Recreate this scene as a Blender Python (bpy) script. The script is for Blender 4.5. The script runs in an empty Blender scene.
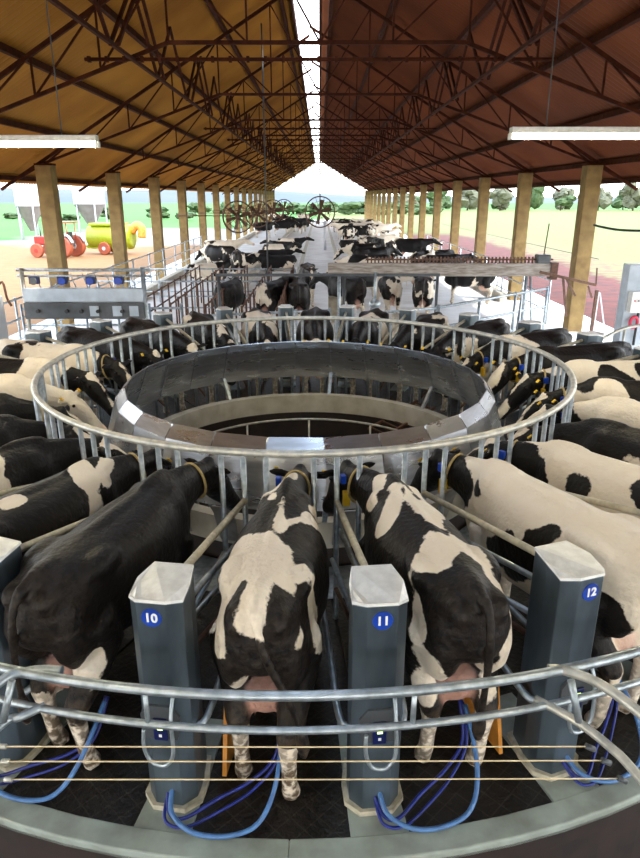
import bpy, math, random
import numpy as np
from mathutils import Vector, Matrix
random.seed(7)
C = bpy.context.scene.collection
PI = math.pi
def rad(a): return math.radians(a)
# ------------------------------------------------------------------ camera numbers
F, TH, H = 662.0, rad(19.35), 3.2
def at(px, py, z=None, Y=None):
    r = (px-320)/F; u = (429-py)/F
    dx, dy, dz = r, math.cos(TH)+u*math.sin(TH), -math.sin(TH)+u*math.cos(TH)
    t = (Y/dy) if Y is not None else (z-H)/dz
    return Vector((t*dx, t*dy, H+t*dz))
FL = -0.45                      # yard floor level (milking deck is z = 0)
CX, CY = -0.16, 7.37            # centre of the turntable
N = 26; STEP = 360.0/N; A0 = 5.7
def pol(a, R, z=0.0):
    a = rad(a); return Vector((CX+R*math.sin(a), CY-R*math.cos(a), z))

# ------------------------------------------------------------------ materials
def new_mat(name):
    m = bpy.data.materials.new(name); m.use_nodes = True
    nt = m.node_tree; b = nt.nodes['Principled BSDF']
    return m, nt, b
def nd(nt, t, **k):
    n = nt.nodes.new(t)
    for a, v in k.items(): setattr(n, a, v)
    return n
def noise_mat(name, c1, c2, scale=4.0, rough=.6, metal=0.0, detail=4, bump=0.0, rough2=None, lo=.35, hi=.65, stretch=None, spec=None):
    m, nt, b = new_mat(name)
    tc = nd(nt, 'ShaderNodeTexCoord'); nz = nd(nt, 'ShaderNodeTexNoise')
    nz.inputs['Scale'].default_value = scale; nz.inputs['Detail'].default_value = detail
    if stretch:
        mp = nd(nt, 'ShaderNodeMapping'); mp.inputs['Scale'].default_value = stretch
        nt.links.new(tc.outputs['Object'], mp.inputs['Vector']); nt.links.new(mp.outputs[0], nz.inputs['Vector'])
    else: nt.links.new(tc.outputs['Object'], nz.inputs['Vector'])
    mr = nd(nt, 'ShaderNodeMapRange'); mr.inputs['From Min'].default_value = lo; mr.inputs['From Max'].default_value = hi
    nt.links.new(nz.outputs['Fac'], mr.inputs['Value'])
    mx = nd(nt, 'ShaderNodeMix', data_type='RGBA')
    mx.inputs['A'].default_value = (*c1, 1); mx.inputs['B'].default_value = (*c2, 1)
    nt.links.new(mr.outputs[0], mx.inputs['Factor']); nt.links.new(mx.outputs['Result'], b.inputs['Base Color'])
    b.inputs['Roughness'].default_value = rough; b.inputs['Metallic'].default_value = metal
    if spec is not None: b.inputs['Specular IOR Level'].default_value = spec
    if rough2 is not None:
        m2 = nd(nt, 'ShaderNodeMapRange'); m2.inputs['To Min'].default_value = rough; m2.inputs['To Max'].default_value = rough2
        nt.links.new(nz.outputs['Fac'], m2.inputs['Value']); nt.links.new(m2.outputs[0], b.inputs['Roughness'])
    if bump:
        bp = nd(nt, 'ShaderNodeBump'); bp.inputs['Strength'].default_value = bump; bp.inputs['Distance'].default_value = .02
        nt.links.new(nz.outputs['Fac'], bp.inputs['Height']); nt.links.new(bp.outputs[0], b.inputs['Normal'])
    return m
def emis(name, col, s, base=(.8,.8,.8)):
    m, nt, b = new_mat(name); b.inputs['Base Color'].default_value = (*base, 1)
    b.inputs['Emission Color'].default_value = (*col, 1); b.inputs['Emission Strength'].default_value = s
    return m
M = {}
M['galv'] = noise_mat('galvanised pipe', (.50,.56,.60), (.30,.35,.38), 18, .38, .75, bump=.1)
M['galv_worn'] = noise_mat('worn rail top', (.62,.60,.52), (.40,.40,.37), 14, .42, .55, bump=.1)
M['cream_pipe'] = noise_mat('pale painted pipe', (.62,.56,.42), (.42,.38,.28), 22, .5, .15)
M['steel'] = noise_mat('brushed stainless sheet', (.62,.64,.67), (.45,.46,.48), 3, .20, .95, rough2=.38, stretch=(1,1,6))
M['steel_dirty'] = noise_mat('splashed stainless sheet', (.52,.50,.48), (.34,.31,.29), 5, .26, .9, rough2=.5)
M['box_steel'] = noise_mat('grey coated steel', (0.16,0.208,0.248), (0.088,0.116,0.14), 6, .36, .75, stretch=(0.8,0.8,0.24))
M['box_top'] = noise_mat('pale grey cap', (.76,.76,.74), (.62,.62,.60), 20, .45, .2)
M['mat'] = noise_mat('wet black rubber mat', (0.0036,0.003,0.0024), (0.012,0.0084,0.006), 30, .30, 0, bump=.6, rough2=.7, detail=8)
M['deck'] = noise_mat('grey green deck paint', (0.34,0.391,0.348), (0.221,0.246,0.212), 5, .55, 0, bump=.15, detail=8)
M['kerb'] = noise_mat('cream concrete kerb', (.55,.52,.44), (.40,.36,.28), 4, .6, 0, bump=.2)
M['deck_side'] = noise_mat('dark deck skirt', (0.03,0.018,0.0144), (0.015,0.0108,0.0096), 6, .6)
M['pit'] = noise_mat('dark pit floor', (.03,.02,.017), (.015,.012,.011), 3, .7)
M['concrete'] = noise_mat('pale yard concrete', (.86,.85,.83), (.70,.68,.65), 1.2, .55, 0, bump=.2, detail=8)
M['concrete_rough'] = noise_mat('beige concrete block', (0.496,0.44,0.336), (0.36,0.32,0.24), 7, .8, 0, bump=.3)
M['pillar'] = noise_mat('tan rendered pillar', (0.277,0.184,0.0643), (0.178,0.109,0.0372), 3.5, .75, 0, bump=.3, detail=8)
M['truss'] = noise_mat('dark red brown steel section', (.060,.016,.006), (.028,.008,.004), 6, .8, 0, spec=.1)
M['roof_l'] = noise_mat('fibre roof sheet tinted with golden bounce light', (.40,.185,.030), (.24,.105,.018), .35, .75, 0, spec=.1)  # golden bounce light from the ground is put into this slope's colour
M['roof_r'] = noise_mat('fibre roof sheet tinted with dim reddish light', (.165,.052,.020), (.10,.032,.014), .35, .75, 0, spec=.1)  # same sheet, with the dimmer, redder light on this slope put into its colour
M['rust'] = noise_mat('rusty brown tube', (.16,.075,.045), (.08,.045,.03), 15, .6, .3)
M['beam'] = noise_mat('grey weathered beam', (.42,.38,.34), (.22,.18,.15), 4, .6, .2, stretch=(1,6,6))
M['bluebox'] = noise_mat('blue grey plastic', (.20,.42,.55), (.12,.28,.38), 9, .45)
M['blue'] = noise_mat('royal blue plastic', (.008,.055,.42), (.006,.04,.30), 9, .3)
M['navy'] = noise_mat('navy panel plastic', (.006,.012,.09), (.005,.01,.06), 9, .3)
M['white'] = noise_mat('white print', (.85,.85,.85), (.8,.8,.8), 9, .4)
M['hose_dark'] = noise_mat('dark blue rubber hose', (.006,.018,.20), (.005,.013,.14), 20, .3)
M['hose_light'] = noise_mat('light blue rubber hose', (0.07,0.182,0.406), (0.049,0.126,0.294), 20, .3)
M['yellow'] = noise_mat('yellow plastic', (.85,.55,.02), (.75,.45,.02), 9, .4)
M['orange'] = noise_mat('orange plastic board', (.85,.36,.05), (.62,.24,.04), 9, .5)
M['wire'] = noise_mat('pale yellow fence wire', (.80,.66,.42), (.70,.55,.32), 30, .4)
M['strap'] = noise_mat('tan neck strap', (.55,.40,.16), (.40,.28,.10), 30, .7)
M['eye'] = noise_mat('dark eye', (.01,.008,.006), (.015,.01,.008), 9, .1)
M['black'] = noise_mat('black rubber', (.015,.015,.016), (.025,.024,.024), 9, .5)
M['grey_paint'] = noise_mat('light grey enamel', (.48,.55,.62), (.38,.44,.50), 5, .4)
M['dark_grey'] = noise_mat('dark grey enamel', (.09,.10,.11), (.06,.065,.07), 5, .4, .2)
M['tractor_red'] = noise_mat('red tractor paint', (0.42,0.021,0.014), (0.315,0.0175,0.0105), 5, .4)
M['wheel_red'] = noise_mat('dusty red wheel rim', (0.372,0.078,0.03), (0.27,0.06,0.03), 5, .5)
M['lime'] = noise_mat('yellow green paint', (0.31,0.36,0.01), (0.25,0.3,0.01), 5, .4)
M['silo'] = noise_mat('white silo sheet', (0.56,0.574,0.602), (0.49,0.504,0.532), 2, .4, .1)
M['silo_cone'] = noise_mat('grey silo cone', (0.225,0.2,0.18), (0.175,0.15,0.135), 2, .5, .2)
M['bark'] = noise_mat('bark', (.10,.07,.045), (.06,.04,.03), 9, .9)
M['leaf'] = noise_mat('leaf mass', (0.0351,0.0663,0.0195), (0.0663,0.101,0.0312), 1.4, .8, 0, bump=.8)
M['leaf2'] = noise_mat('dry leaf mass', (0.09,0.09,0.054), (0.126,0.126,0.0765), 1.4, .8, 0, bump=.8)
M['hill'] = noise_mat('hazy blue hill', (0.06,0.08,0.095), (0.08,0.095,0.09), .012, .9)
M['tube'] = emis('fluorescent tube', (1.0,.90,.62), 80)
M['led'] = emis('display digits', (.55,.9,.1), 2.0)
M['red'] = noise_mat('red hose coil', (.65,.03,.08), (.5,.03,.06), 9, .4)
# diamond tread pattern on the mats
def mat_tread():
    m = M['mat']; nt = m.node_tree; b = nt.nodes['Principled BSDF']
    tc = nd(nt, 'ShaderNodeTexCoord'); mp = nd(nt, 'ShaderNodeMapping'); mp.inputs['Rotation'].default_value = (0,0,rad(45))
    br = nd(nt, 'ShaderNodeTexBrick'); br.offset = 0; br.inputs['Scale'].default_value = 1.0
    br.inputs['Brick Width'].default_value = .11; br.inputs['Row Height'].default_value = .11; br.inputs['Mortar Size'].default_value = .004
    br.inputs['Color1'].default_value = (0,0,0,1); br.inputs['Color2'].default_value = (0,0,0,1); br.inputs['Mortar'].default_value = (1,1,1,1)
    nt.links.new(tc.outputs['Object'], mp.inputs['Vector']); nt.links.new(mp.outputs[0], br.inputs['Vector'])
    mx = nd(nt, 'ShaderNodeMix', data_type='RGBA'); mx.inputs['B'].default_value = (.028,.023,.018,1)
    old = b.inputs['Base Color'].links[0].from_socket
    nt.links.new(old, mx.inputs['A']); nt.links.new(br.outputs['Color'], mx.inputs['Factor']); nt.links.new(mx.outputs['Result'], b.inputs['Base Color'])
mat_tread()
# ground with fields
def ground_mat():
    m, nt, b = new_mat('earth and fields'); b.inputs['Roughness'].default_value = .9
    tc = nd(nt, 'ShaderNodeTexCoord'); sp = nd(nt, 'ShaderNodeSeparateXYZ'); nt.links.new(tc.outputs['Object'], sp.inputs[0])
    nz = nd(nt, 'ShaderNodeTexNoise'); nz.inputs['Scale'].default_value = .12; nz.inputs['Detail'].default_value = 8
    nt.links.new(tc.outputs['Object'], nz.inputs['Vector'])
    fz = nd(nt, 'ShaderNodeTexNoise'); fz.inputs['Scale'].default_value = 1.6; fz.inputs['Detail'].default_value = 8
    nt.links.new(tc.outputs['Object'], fz.inputs['Vector'])
    def math_(op, a, c=None):
        n = nd(nt, 'ShaderNodeMath', operation=op)
        for i, v in enumerate((a, c)):
            if v is None: continue
            if isinstance(v, (int, float)): n.inputs[i].default_value = v
            else: nt.links.new(v, n.inputs[i])
        return n.outputs[0]
    def ramp(v, lo, hi):
        n = nd(nt, 'ShaderNodeMapRange'); n.inputs['From Min'].default_value = lo; n.inputs['From Max'].default_value = hi
        nt.links.new(v, n.inputs['Value']); return n.outputs[0]
    def mix(f, a, c):
        n = nd(nt, 'ShaderNodeMix', data_type='RGBA')
        if hasattr(f, 'links'): nt.links.new(f, n.inputs['Factor'])
        for k, v in (('A', a), ('B', c)):
            if isinstance(v, tuple): n.inputs[k].default_value = (*v, 1)
            else: nt.links.new(v, n.inputs[k])
        return n.outputs['Result']
    X, Y = sp.outputs[0], sp.outputs[1]
    wob = math_('MULTIPLY', math_('SUBTRACT', nz.outputs['Fac'], .5), 14)
    wob2 = math_('MULTIPLY', math_('SUBTRACT', fz.outputs['Fac'], .5), 3)
    red = mix(ramp(fz.outputs['Fac'], .35, .65), (0.124,0.0211,0.0124), (0.062,0.0124,0.00868))
    orange = mix(ramp(fz.outputs['Fac'], .3, .7), (0.26,0.124,0.0403), (0.211,0.093,0.0279))
    pale = mix(ramp(fz.outputs['Fac'], .3, .7), (0.11,0.154,0.0248), (0.149,0.176,0.044))
    green = mix(ramp(nz.outputs['Fac'], .3, .7), (0.033,0.144,0.0072), (0.048,0.168,0.0132))
    silage = mix(ramp(nz.outputs['Fac'], .35, .65), (0.338,0.315,0.285), (0.27,0.24,0.203))
    # right side: red earth, then pale crop, then green
    xr = math_('ADD', X, math_('ADD', wob2, math_('MULTIPLY', wob, .18)))
    dry = mix(ramp(fz.outputs['Fac'], .45, .55), (0.144,0.078,0.042), (0.138,0.132,0.042))
    r1 = mix(ramp(xr, 14.0, 14.8), red, dry)
    r2 = mix(ramp(xr, 16.5, 21.0), r1, pale)
    right = mix(ramp(math_('ADD', Y, wob), 70, 80), r2, pale)
    # left side: orange yard, pale silage, green field
    yl = math_('ADD', Y, wob)
    l1 = mix(ramp(yl, 54, 57), orange, silage)
    l2 = mix(ramp(yl, 84, 88), l1, green)
    l3 = mix(ramp(math_('ADD', X, wob), -30, -24), green, l2)
    col = mix(ramp(X, -1, 1), l3, right)
    far = mix(ramp(math_('ADD', Y, wob), 214, 224), col, green)
    nt.links.new(far, b.inputs['Base Color'])
    return m
M['ground'] = ground_mat()
# cow coat: the patch shape is a vertex attribute of the hide itself
def cow_mat():
    m, nt, b = new_mat('black and white hide')
    def attr(n):
        a = nd(nt, 'ShaderNodeAttribute'); a.attribute_name = n; return a.outputs['Fac']
    tc = nd(nt, 'ShaderNodeTexCoord')
    nz = nd(nt, 'ShaderNodeTexNoise'); nz.inputs['Scale'].default_value = 38; nz.inputs['Detail'].default_value = 3
    nt.links.new(tc.outputs['Object'], nz.inputs['Vector'])
    ma = nd(nt, 'ShaderNodeMath', operation='MULTIPLY_ADD'); ma.inputs[1].default_value = .035
    nt.links.new(nz.outputs['Fac'], ma.inputs[0]); nt.links.new(attr('coat'), ma.inputs[2])
    mr = nd(nt, 'ShaderNodeMapRange'); mr.inputs['From Min'].default_value = .012; mr.inputs['From Max'].default_value = .024
    nt.links.new(ma.outputs[0], mr.inputs['Value'])
    cz = nd(nt, 'ShaderNodeTexNoise'); cz.inputs['Scale'].default_value = 5; cz.inputs['Detail'].default_value = 6
    nt.links.new(tc.outputs['Object'], cz.inputs['Vector'])
    def mix(f, a, c):
        n = nd(nt, 'ShaderNodeMix', data_type='RGBA'); nt.links.new(f, n.inputs['Factor'])
        for k, v in (('A', a), ('B', c)):
            if isinstance(v, tuple): n.inputs[k].default_value = (*v, 1)
            else: nt.links.new(v, n.inputs[k])
        return n.outputs['Result']
    wh = mix(cz.outputs['Fac'], (.86,.78,.66), (.74,.62,.46))
    bk = mix(cz.outputs['Fac'], (.003,.0025,.003), (.010,.0075,.0065))
    c = mix(mr.outputs[0], bk, wh)
    c = mix(attr('pink'), c, (.62,.34,.26))
    dm = nd(nt, 'ShaderNodeMapRange'); dm.inputs['From Min'].default_value = .38; dm.inputs['From Max'].default_value = .56
    dz = nd(nt, 'ShaderNodeTexNoise'); dz.inputs['Scale'].default_value = 22; dz.inputs['Detail'].default_value = 6
    nt.links.new(tc.outputs['Object'], dz.inputs['Vector']); nt.links.new(dz.outputs['Fac'], dm.inputs['Value'])
    dd = nd(nt, 'ShaderNodeMath', operation='MULTIPLY'); nt.links.new(dm.outputs[0], dd.inputs[0]); nt.links.new(attr('dirt'), dd.inputs[1])
    c = mix(dd.outputs[0], c, (.12,.082,.05))
    nt.links.new(c, b.inputs['Base Color'])
    b.inputs['Roughness'].default_value = .48; b.inputs['Specular IOR Level'].default_value = .24
    bp = nd(nt, 'ShaderNodeBump'); bp.inputs['Strength'].default_value = .55; bp.inputs['Distance'].default_value = .02
    fn = nd(nt, 'ShaderNodeTexNoise'); fn.inputs['Scale'].default_value = 26; fn.inputs['Detail'].default_value = 8
    nt.links.new(tc.outputs['Object'], fn.inputs['Vector']); nt.links.new(fn.outputs['Fac'], bp.inputs['Height']); nt.links.new(bp.outputs[0], b.inputs['Normal'])
    return m
M['cow'] = cow_mat()

# ------------------------------------------------------------------ mesh builder
class MB:
    def __init__(s): s.v = []; s.f = []; s.sm = []
    def add(s, vs, fs, smooth=False):
        o = len(s.v); s.v += [tuple(p) for p in vs]; s.f += [tuple(i+o for i in f) for f in fs]; s.sm += [smooth]*len(fs); return s
    def box(s, x0, x1, y0, y1, z0, z1, mtx=None):
        vs = [Vector((x, y, z)) for z in (z0, z1) for x, y in ((x0,y0),(x1,y0),(x1,y1),(x0,y1))]
        if mtx: vs = [mtx @ p for p in vs]
        return s.add(vs, [(3,2,1,0),(4,5,6,7),(0,1,5,4),(1,2,6,5),(2,3,7,6),(3,0,4,7)])
    def bar(s, a, b, w, h=None):
        h = h or w; a, b = Vector(a), Vector(b); d = (b-a).normalized()
        up = Vector((0,0,1)) if abs(d.z) < .95 else Vector((0,1,0))
        u = d.cross(up).normalized()*w/2; v = u.cross(d).normalized()*h/2
        vs = [p+i*u+j*v for p in (a, b) for i, j in ((-1,-1),(1,-1),(1,1),(-1,1))]
        return s.add(vs, [(0,1,2,3),(7,6,5,4),(0,4,5,1),(1,5,6,2),(2,6,7,3),(3,7,4,0)])
    def tube(s, pts, r, n=10, closed=False, flat=1.0):
        pts = [Vector(p) for p in pts]; k = len(pts); rs = r if isinstance(r, (list, tuple)) else [r]*k
        rings = []; pu = None
        for i, p in enumerate(pts):
            if closed: d = pts[(i+1) % k]-pts[i-1]
            else: d = pts[min(i+1, k-1)]-pts[max(i-1, 0)]
            d.normalize()
            if pu is None:
                up = Vector((0,0,1)) if abs(d.z) < .9 else Vector((0,1,0))
                u = d.cross(up).normalized()
            else:
                u = (pu-d*pu.dot(d)); u.normalize()
            pu = u; w = u.cross(d)
            rings.append([p+u*math.cos(t)*rs[i]+w*math.sin(t)*rs[i]*flat for t in (2*PI*j/n for j in range(n))])
        vs = [q for R in rings for q in R]; fs = []
        for i in range(k if closed else k-1):
            a, b = i*n, ((i+1) % k)*n
            for j in range(n): fs.append((a+j, b+j, b+(j+1) % n, a+(j+1) % n))
        s.add(vs, fs, True)
        if not closed:
            o = len(s.v)-len(vs)
            s.f += [tuple(o+j for j in range(n)), tuple(o+(k-1)*n+j for j in reversed(range(n)))]; s.sm += [False]*2
        return s
    def prism(s, poly, z0, z1, ztop=None):
        n = len(poly); tops = [ztop(x, y) if ztop else z1 for x, y in poly]
        vs = [(x, y, z0) for x, y in poly]+[(x, y, t) for (x, y), t in zip(poly, tops)]
        return s.add(vs, [tuple(reversed(range(n))), tuple(range(n, 2*n))]+[(i, (i+1) % n, n+(i+1) % n, n+i) for i in range(n)])
    def lathe(s, prof, c=(0,0), n=24, smooth=True):
        vs = [(c[0]+r*math.cos(2*PI*j/n), c[1]+r*math.sin(2*PI*j/n), z) for r, z in prof for j in range(n)]
        fs = [(i*n+j, i*n+(j+1) % n, (i+1)*n+(j+1) % n, (i+1)*n+j) for i in range(len(prof)-1) for j in range(n)]
        return s.add(vs, fs, smooth)
    def arc_box(s, c, R0, R1, z0, z1, a0, a1, n):
        """solid arc sector; angles in degrees as in pol()"""
        vs = []
        for i in range(n+1):
            a = rad(a0+(a1-a0)*i/n)
            for R, z in ((R0,z0),(R1,z0),(R1,z1),(R0,z1)): vs.append((c[0]+R*math.sin(a), c[1]-R*math.cos(a), z))
        fs = [(0,1,2,3)]
        for i in range(n):
            o = i*4
            for j in range(4): fs.append((o+j, o+4+j, o+4+(j+1) % 4, o+(j+1) % 4))
        o = n*4; fs.append((o+3,o+2,o+1,o))
        return s.add(vs, fs)
    def build(s, name, mat, parent=None, bevel=0, loc=None):
        me = bpy.data.meshes.new(name); me.from_pydata(s.v, [], s.f); me.polygons.foreach_set('use_smooth', s.sm); me.materials.append(mat); me.update()
        o = bpy.data.objects.new(name, me); C.objects.link(o)
        if parent: o.parent = parent
        if loc: o.location = loc
        if bevel:
            md = o.modifiers.new('Bevel', 'BEVEL'); md.width = bevel; md.segments = 2; md.limit_method = 'ANGLE'
        return o
def tag(o, label=None, cat=None, group=None, kind=None):
    if label: o['label'] = label
    if cat: o['category'] = cat
    if group: o['group'] = group
    if kind: o['kind'] = kind
    return o
def empty(name, loc=(0,0,0), rz=0, **k):
    o = bpy.data.objects.new(name, None); C.objects.link(o); o.location = loc; o.rotation_euler.z = rz; o.empty_display_size = .1
    return tag(o, **k)
KIDS = {}
def kids(o): return [c for c in C.objects if c.parent == o]
def copy_tree(o, parent=None):
    c = o.copy(); C.objects.link(c); c.parent = parent
    for ch in kids(o): copy_tree(ch, c)
    return c
def struct(name, mb, mat, **k): return tag(mb.build(name, mat, **k), kind='structure')
def circ(c, R, z, n=96, a0=0, a1=360):
    full = abs(a1-a0) >= 360
    return [(c[0]+R*math.sin(rad(a0+(a1-a0)*i/n)), c[1]-R*math.cos(rad(a0+(a1-a0)*i/n)), z) for i in range(n if full else n+1)]
def smooth_path(pts, n=6):
    P = [Vector(p) for p in pts]; out = []
    for i in range(len(P)-1):
        p0, p1, p2, p3 = P[max(i-1,0)], P[i], P[i+1], P[min(i+2,len(P)-1)]
        for j in range(n):
            t = j/n; out.append(.5*((2*p1)+(p2-p0)*t+(2*p0-5*p1+4*p2-p3)*t*t+(3*p1-p0-3*p2+p3)*t**3))
    out.append(P[-1]); return out

# ================================================================== SETTING
c0 = (CX, CY)
RO = 4.95
# outside ground, far hills
g = MB(); S_ = 700
g.add([(-S_,-60,-.62),(S_,-60,-.62),(S_,S_,-.62),(-S_,S_,-.62)], [(0,1,2,3)])
# ground is cut away under the sunken pit in front of the barn
g = MB()
for x0, x1, y0, y1 in ((-S_,-8.6,-60,S_),(8.6,S_,-60,S_),(-8.6,8.6,115,S_),(-8.6,8.6,-60,-26)):
    g.add([(x0,y0,-.55),(x1,y0,-.55),(x1,y1,-.55),(x0,y1,-.55)], [(0,1,2,3)])
struct('ground', g, M['ground'])
# yard floor (slab with a round cut for the turntable) and sunken front pit
fl = MB(); n = 72; RH = 5.07
YF0, YF1, XF = 6.2, 115.0, 8.6
vs = []; fs = []
for i in range(n+1):
    a = -90+360*i/n
    p = pol(a, RH, FL); vs.append(p)
def sq(a):
    d = Vector((math.sin(rad(a)), -math.cos(rad(a)))); t = 1e9
    for lim, comp in (((XF-CX), d.x), ((-XF-CX), d.x), (14-CY, d.y), (YF0-CY, d.y)):
        if abs(comp) > 1e-6 and lim/comp > 0: t = min(t, lim/comp)
    return t
# quarter fan only for the part behind y = YF0
aa = [i*5 for i in range(0, 73)]
outer = []; inner = []
a_lim = math.degrees(math.acos((CY-YF0)/RH))
for i in range(61):
    a = a_lim+(360-2*a_lim)*i/60
    inner.append(pol(a, RH, FL)); t = max(sq(a), RH+.001); outer.append(pol(a, t, FL))
vs = inner+outer
fs = [(i, i+1, 61+i+1, 61+i) for i in range(60)]
fl.add([Vector(v) for v in vs], [tuple(reversed(f)) for f in fs])
fl.add([(-XF,14,FL),(XF,14,FL),(XF,YF1,FL),(-XF,YF1,FL)], [(0,1,2,3)])
for a in ((a_lim, 1), (-a_lim, -1)):
    p = pol(a[0], RH, FL); sx = XF*a[1]
    q = [(p.x, YF0, FL), (sx, YF0, FL), (sx, 14, FL)]
fl.add([(-XF,YF1,-.6),(XF,YF1,-.6),(XF,YF1,FL),(-XF,YF1,FL)], [(0,1,2,3)])
struct('floor', fl, M['concrete'])
pf = MB().add([(-8.6,-26,-1.15),(8.6,-26,-1.15),(8.6,YF0+.4,-1.15),(-8.6,YF0+.4,-1.15)], [(0,1,2,3)])
pf.add([pol(i*10, 5.6, -1.15) for i in range(36)], [tuple(range(36))])
struct('floor', pf, M['pit'])
w = MB()
for sx in (-1, 1): w.box(4.98 if sx > 0 else -8.6, 8.6 if sx > 0 else -5.1, YF0-.1, YF0+.0, -1.15, FL)
struct('wall_pit', w, M['deck_side'])
w = MB().arc_box(c0, RH, RH+.12, -1.15, FL-.004, a_lim, 360-a_lim, 60)
struct('wall_ring', w, M['deck_side'])
# hills beyond the far gable
def hill(name, y, x0, x1, hmax, seed, mat):
    rr = random.Random(seed); m = MB(); k = 40; ph = [rr.uniform(0, 6) for _ in range(4)]; pts = []
    for i in range(k+1):
        t = i/k; x = x0+(x1-x0)*t
        h = hmax*(.55+.25*math.sin(t*5+ph[0])+.12*math.sin(t*11+ph[1])+.06*math.sin(t*27+ph[2]))
        pts.append((x, h))
    rows = 8; vs = []
    for r in range(rows+1):
        u = r/rows; s = math.sin(u*PI)
        for x, h in pts: vs.append((x, y+u*260, -.6+h*s*(1+.05*math.sin(x*.03+u*9))))
    fs = [(r*(k+1)+i, r*(k+1)+i+1, (r+1)*(k+1)+i+1, (r+1)*(k+1)+i) for r in range(rows) for i in range(k)]
    m.add(vs, fs, True); struct(name, m, mat)
hill('hills', 430, -420, 420, 15, 3, M['hill'])
# --------------------------------------------------------- roof
ZE = 3.46
def zl(x): return ZE+(x+8.65)*.590      # left slope underside
def zr(x): return ZE+(8.60-x)*.578
Y0R, Y1R = -24.5, 112.5
def corr(x_hi, x_lo, zf):
    m = MB(); per = .18; k = int((Y1R-Y0R)/per*4); vs = []
    for i in range(k+1):
        y = Y0R+(Y1R-Y0R)*i/k; d = .028*math.sin(2*PI*y/per)
        for x in (x_hi, x_lo): vs.append((x, y, zf(x)+d+.10))
        for x in (x_hi, x_lo): vs.append((x, y, zf(x)+d+.125))
    fs = []
    for i in range(k):
        o = i*4; fs += [(o, o+1, o+5, o+4), (o+2, o+6, o+7, o+3), (o+1, o+3, o+7, o+5), (o, o+4, o+6, o+2)]
    m.add(vs, fs, True); return m
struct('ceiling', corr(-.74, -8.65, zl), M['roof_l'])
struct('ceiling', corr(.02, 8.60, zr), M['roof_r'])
ORD = ['first','second','third','fourth','fifth','sixth','seventh','eighth','ninth','tenth','eleventh','twelfth','thirteenth','fourteenth','fifteenth','sixteenth','seventeenth','eighteenth','nineteenth','twentieth','twenty-first','twenty-second','twenty-third','twenty-fourth','twenty-fifth','twenty-sixth']
SP = 6.1; YC = [19.0+SP*i for i in range(-7, 16)]
# purlins
pj = 0
for side, zf, xs, nm in ((-1, zl, [-1.0,-2.4,-3.8,-5.2,-6.6,-8.3], 'left'), (1, zr, [.3,1.7,3.2,4.7,6.2,7.6,8.35], 'right')):
    for i, x in enumerate(xs):
        m = MB().box(x-.045, x+.045, Y0R+.1, Y1R-.1, zf(x)-.055, zf(x)+.065)
        pj += 1; struct('trim_%d' % (20+pj), m, M['truss'])
# trusses
def make_truss():
    r = empty('roof_truss')
    def Zl(x): return zl(x)-.11
    def Zr(x): return zr(x)-.11
    XL, XR = -7.34, 7.28
    def bar(name, a, b, w): return MB().bar((a[0],0,a[1]), (b[0],0,b[1]), w*.82).build(name, M['truss'], r)
    bar('top_chord', (-8.6, Zl(-8.6)), (-.35, Zl(-.35)), .09)
    bar('top_chord', (8.55, Zr(8.55)), (-.35, Zr(-.35)), .09)
    zb = 5.69
    bar('bottom_chord', (-2.6, zb), (2.5, zb), .075)
    bar('bottom_chord', (-2.6, zb), (XL, 4.04), .075)
    bar('bottom_chord', (2.5, zb), (XR, 4.04), .075)
    bar('bottom_chord', (XL, 4.04), (-8.55, Zl(-8.55)), .05)
    bar('bottom_chord', (XR, 4.04), (8.5, Zr(8.5)), .05)
    def zbm(x):
        if -2.6 <= x <= 2.5: return zb
        return 4.04+(x-XL)/(-2.6-XL)*(zb-4.04) if x < 0 else 4.04+(XR-x)/(XR-2.5)*(zb-4.04)
    for s in (-1, 1):
        xs = [0.0, 1.25, 2.55, 3.75, 4.95, 6.1] if s > 0 else [-1.25, -2.6, -3.8, -5.0, -6.2]
        Z = Zr if s > 0 else Zl
        prev = None
        for x in xs:
            bar('web_post', (x, zbm(x)), (x, Z(x)), .042)
            if prev is not None: bar('web_diagonal', (prev, zbm(prev)) if abs(x) <= 2.7 else (prev, Z(prev)), (x, Z(x)) if abs(x) <= 2.7 else (x, zbm(x)), .04)
            prev = x
    bar('web_diagonal', (0, zb), (-1.25, Zl(-1.25)), .04)
    bar('web_diagonal', (7.22, 4.04), (6.1, Zr(6.1)), .05); bar('web_diagonal', (-7.3, 4.04), (-6.2, Zl(-6.2)), .05)
    bar('web_diagonal', (7.22, 4.04), (7.9, Zr(7.9)), .045); bar('web_diagonal', (-7.3, 4.04), (-7.9, Zl(-7.9)), .045)
    return r
tr = make_truss()
for i, y in enumerate(YC):
    o = tr if i == 0 else copy_tree(tr)
    o.location = (0, y, 0)
    tag(o, 'brown steel roof truss spanning the barn, %s from the near end' % ORD[i], 'roof truss', 'roof trusses')
# longitudinal cross bracing hung between trusses
for s in (-1, 1):
    zf = zl if s < 0 else zr
    for i, y in enumerate(YC[:-1]):
        if i < 5 or i > 17: continue
        x = s*3.15 ; xa = x+.0; m = MB(); t = zf(xa)-.16; bz = 5.36
        m.bar((xa, y, t), (xa, y+1.5, bz), .05); m.bar((xa+.12, y, t), (xa+.12, y+1.5, bz), .05); m.bar((xa, y+3.0, t), (xa, y+1.5, bz), .05)
        m.bar((xa, y+4.5, bz), (xa, y+3, t), .05); m.bar((xa, y+4.5, bz), (xa, y+SP, t), .05); m.bar((xa+.12, y+4.5, bz), (xa+.12, y+SP, t), .05)
        m.bar((xa, y, bz+.02), (xa, y+SP, bz+.02), .055)
        tag(m.build('roof_brace', M['truss']), 'zigzag steel brace under the %s roof slope between the %s and %s trusses' % ('left' if s < 0 else 'right', ORD[i], ORD[i+1]), 'roof brace', 'zigzag roof braces')
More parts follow.
